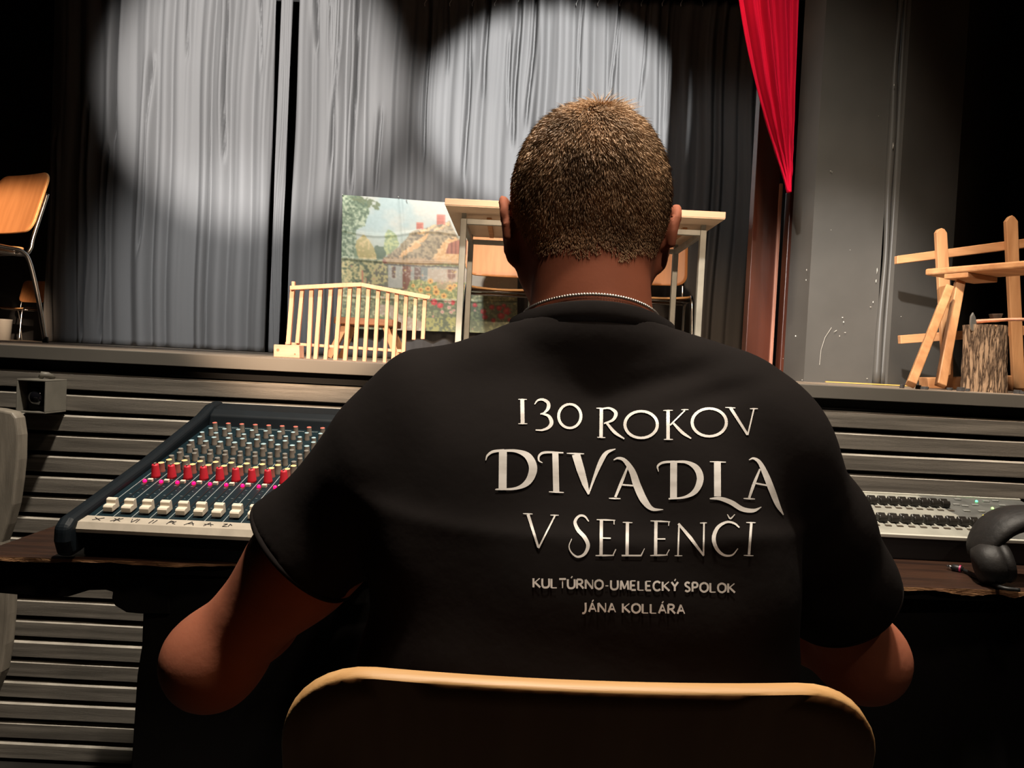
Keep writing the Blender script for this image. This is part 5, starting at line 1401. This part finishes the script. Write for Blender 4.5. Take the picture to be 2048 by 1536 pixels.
# ---- printed lettering on the back, projected on the cloth
STR = []   # (points with width in crop px)
def st(*pts): STR.append(list(pts))
def oval(cx, cy, rx, ry, w, a0=0, a1=360, vary=.25):
    n = 28; pts = []
    for i in range(n+1):
        a = math.radians(a0+(a1-a0)*i/n); pts.append((cx+rx*math.cos(a), cy+ry*math.sin(a), w*(1+vary*abs(math.cos(a)))*(1-0.1)))
    STR.append(('poly', pts))
def ln(x0, y0, x1, y1, w, w1=None): STR.append(('poly', [(x0, y0, w), (x1, y1, w if w1 is None else w1)]))
def ser(x0, y0, x1, y1, w=7): STR.append(('poly', [(x0, y0, w*.5), ((x0+x1)/2, (y0+y1)/2, w), (x1, y1, w*.5)]))
# 130 ROKOV
ln(400,165,402,296,22); ser(378,162,425,163); ser(378,297,428,297)
st((468,190,5),(486,168,10),(515,164,14),(543,182,19),(543,212,19),(522,236,10),(500,244,7)); st((508,242,7),(545,254,16),(562,288,21),(548,316,17),(512,332,11),(474,332,6))
oval(663,255,62,66,14)
ln(838,214,836,370,19); ser(810,211,852,212); ser(815,372,860,374); st((840,214,8),(885,212,12),(918,238,20),(902,276,15),(852,296,7)); st((868,294,13),(912,345,17),(965,381,7))
oval(1058,302,90,74,15)
ln(1207,226,1207,382,19); ser(1180,224,1234,223); ser(1184,384,1234,384); ln(1300,224,1218,306,8); ser(1280,220,1320,219); st((1232,290,11),(1285,345,17),(1335,379,7))
oval(1435,290,95,77,15)
ln(1553,210,1647,358,17,13); ln(1682,216,1648,360,8); ser(1524,207,1580,210); ser(1660,214,1704,214)
# DIVADLA
st((198,500,4),(207,474,11),(238,452,15),(300,444,13)); st((290,446,12),(368,449,18),(432,478,38),(460,545,46),(432,618,36),(365,655,15),(255,661,9)); ln(293,450,291,656,44); ser(250,661,330,661,9)
st((512,514,4),(492,500,9),(495,472,12),(528,456,13),(628,458,7)); ln(583,460,588,674,34); ser(548,674,630,678,9)
STR.append(('poly', [(697,466,46),(722,550,44),(748,632,32),(768,688,10)])); ser(646,461,742,464,9); st((768,684,8),(800,592,16),(836,505,26),(868,457,20),(916,437,4))
st((985,532,10),(950,620,17),(915,704,13)); ser(880,710,944,712,9); ln(940,634,1030,641,9); st((905,498,4),(932,488,13),(968,502,22),(1008,560,35),(1036,640,42),(1072,718,40),(1118,768,22),(1180,773,3))
ln(1238,514,1237,708,38); st((1154,562,4),(1150,532,11),(1180,512,13),(1244,507,12)); st((1236,508,11),(1310,511,17),(1366,545,34),(1385,605,38),(1358,670,30),(1298,704,13),(1210,713,8))
ln(1480,512,1481,700,38); ser(1438,507,1527,510,8); st((1438,712,6),(1495,712,20),(1558,734,27),(1618,770,26),(1680,778,20),(1724,758,3))
st((1716,548,10),(1682,632,17),(1656,708,13)); ser(1625,711,1688,714,9); ln(1676,624,1762,640,9); st((1655,498,4),(1680,489,12),(1714,512,22),(1748,580,33),(1784,670,35),(1815,748,26),(1846,802,5))
# V SELENCI with caron
ln(432,800,489,982,17,12); ln(581,806,490,986,9); ser(404,795,458,797); ser(555,803,602,804)
st((768,838,6),(745,810,11),(715,808,13),(692,840,17),(708,884,21),(745,926,22),(764,972,21),(745,1018,16),(706,1034,11),(672,1010,8),(659,975,6),(674,934,4))
ln(838,830,836,1024,18); ser(812,828,915,832,9); ln(908,832,908,855,5); ln(840,930,890,931,7); ser(806,1027,908,1026,10); ln(902,1026,918,992,6)
ln(982,846,980,1024,18); ser(956,843,1010,845); ln(950,1027,1060,1027,9); ln(1058,1026,1077,988,8,3)
ln(1140,838,1138,1024,18); ser(1110,835,1218,840,9); ln(1212,840,1210,862,5); ln(1142,935,1192,935,7); ser(1108,1027,1205,1024,10); ln(1198,1023,1214,994,5)
ln(1268,850,1262,1026,9); STR.append(('poly', [(1264,850,13),(1330,928,19),(1405,1028,10)])); ln(1406,848,1403,1024,9); ser(1243,1028,1286,1028); ser(1384,847,1422,846)
st((1602,872,8),(1572,848,11),(1530,842,13),(1482,872,19),(1460,930,22),(1476,988,19),(1516,1024,13),(1562,1024,9),(1594,988,5)); st((1535,799,4),(1552,822,9),(1577,799,4))
ln(1668,848,1655,1022,14); ser(1640,844,1692,845); ser(1626,1026,1680,1028)
# small lines
GL = {'K': (.72, [((0,0),(0,1)), ((.65,0),(.05,.52)), ((.15,.45),(.7,1))]), 'U': (.75, [[(0,0),(0,.7),(.12,.95),(.36,1),(.58,.93),(.7,.7),(.7,0)]]), 'L': (.6, [((0,0),(0,1)), ((0,1),(.55,1))]),
      'T': (.7, [((0,0),(.7,0)), ((.35,0),(.35,1))]), 'R': (.7, [((0,0),(0,1)), [(0,0),(.42,.03),(.55,.25),(.4,.48),(0,.52)], ((.25,.5),(.68,1))]), 'N': (.78, [((0,1),(0,0)), ((0,0),(.72,1)), ((.72,1),(.72,0))]),
      'O': (.85, [[(.4,0),(.08,.18),(0,.5),(.08,.82),(.4,1),(.72,.82),(.8,.5),(.72,.18),(.4,0)]]), '-': (.4, [((.02,.62),(.32,.62))]), 'M': (.9, [((.06,1),(.1,0)), ((.1,0),(.45,.9)), ((.45,.9),(.78,0)), ((.78,0),(.84,1))]),
      'E': (.58, [((0,0),(0,1)), ((0,0),(.5,0)), ((0,.5),(.42,.5)), ((0,1),(.52,1))]), 'C': (.75, [[(.7,.15),(.4,0),(.1,.15),(0,.5),(.1,.85),(.4,1),(.7,.85)]]), 'Y': (.7, [((0,0),(.34,.5)), ((.68,0),(.34,.5)), ((.34,.5),(.34,1))]),
      'S': (.58, [[(.48,.1),(.25,0),(.05,.15),(.1,.38),(.42,.6),(.48,.85),(.25,1),(.02,.88)]]), 'P': (.6, [((0,0),(0,1)), [(0,0),(.4,.03),(.52,.27),(.4,.5),(0,.55)]]), 'J': (.4, [[(.28,0),(.28,.85),(.12,1.15),(-.06,1.15)]]), 'A': (.75, [((.02,1),(.36,0)), ((.36,0),(.72,1)), ((.15,.66),(.58,.66))]), ' ': (.3, [])}
def small(text, x0, y0, x1, y1, h, w):
    acc = {'Ú': 'U', 'Ý': 'Y', 'Á': 'A'}
    tot = sum(GL[acc.get(c, c)][0]+.2 for c in text)-.2; s = (x1-x0)/tot; x = x0
    for c in text:
        b = acc.get(c, c); wd, strokes = GL[b]; yy = y0+(y1-y0)*(x-x0)/(x1-x0)
        for k, sg in enumerate(strokes):
            P = [(x+a*s, yy+q*h) for a, q in sg]
            ww = w*(.55 if (k == 1 and b in 'KLTEA') or (b in 'UNM' and k == 2) or b == '-' else 1.0)
            if isinstance(sg, list): STR.append([(a, q, ww) for a, q in P])
            else: STR.append(('poly', [(P[0][0], P[0][1], ww), (P[1][0], P[1][1], ww)]))
        if c in acc: STR.append(('poly', [(x+wd*s*.45, yy-6, w*.7), (x+wd*s*.62, yy-17, w*.5)]))
        x += (wd+.2)*s
small('KULTÚRNO-UMELECKÝ SPOLOK', 462, 1153, 1578, 1183, 50, 11)
small('JÁNA KOLLÁRA', 735, 1288, 1300, 1300, 50, 11)
def lettering():
    V = []; F = []; eps = 0
    for sidx, s_ in enumerate(STR):
        if isinstance(s_, tuple): P = s_[1]; C = []
        else: P = [tuple(q) for q in smoothcurve(s_, 6)]
        # densify
        D = []
        for a, b in zip(P[:-1], P[1:]):
            L = math.hypot(b[0]-a[0], b[1]-a[1]); n = max(1, int(L/7))
            for k in range(n): t = k/n; D.append(tuple(a[i]+(b[i]-a[i])*t for i in range(3)))
        D.append(tuple(P[-1])); nc = 5; base = len(V); good = True; rows = []
        for i, (x, y, w) in enumerate(D):
            a = D[max(i-1, 0)]; b = D[min(i+1, len(D)-1)]; dx, dy = b[0]-a[0], b[1]-a[1]; L = math.hypot(dx, dy) or 1
            nx_, ny_ = -dy/L, dx/L
            for k in range(nc):
                o_ = (k/(nc-1)-.5)*w; px = 900+(x+nx_*o_)/2.7676; py = 740+(y+ny_*o_)/2.7676
                d = ray(px, py).normalized(); h = B_shirt.ray_cast(EYE, d)
                q = h[0] if h[0] is not None and h[3] < .9 else EYE+d*(.72/d.y)
                V.append(q - d*(.0009+.00002*(sidx % 17)))
        for i in range(len(D)-1):
            for k in range(nc-1): F.append((base+i*nc+k, base+i*nc+k+1, base+(i+1)*nc+k+1, base+(i+1)*nc+k))
    m = mat('silver_print', (0.80, 0.77, 0.73), 0.5, var=0.0, col2=(0.50, 0.47, 0.43), vscale=30, stretch=(0.6, 1, 2.5))
    o = mk('back_print', V, F, m, shirt, smooth=True); o['label'] = 'pale silver lettering on the back'
lettering()
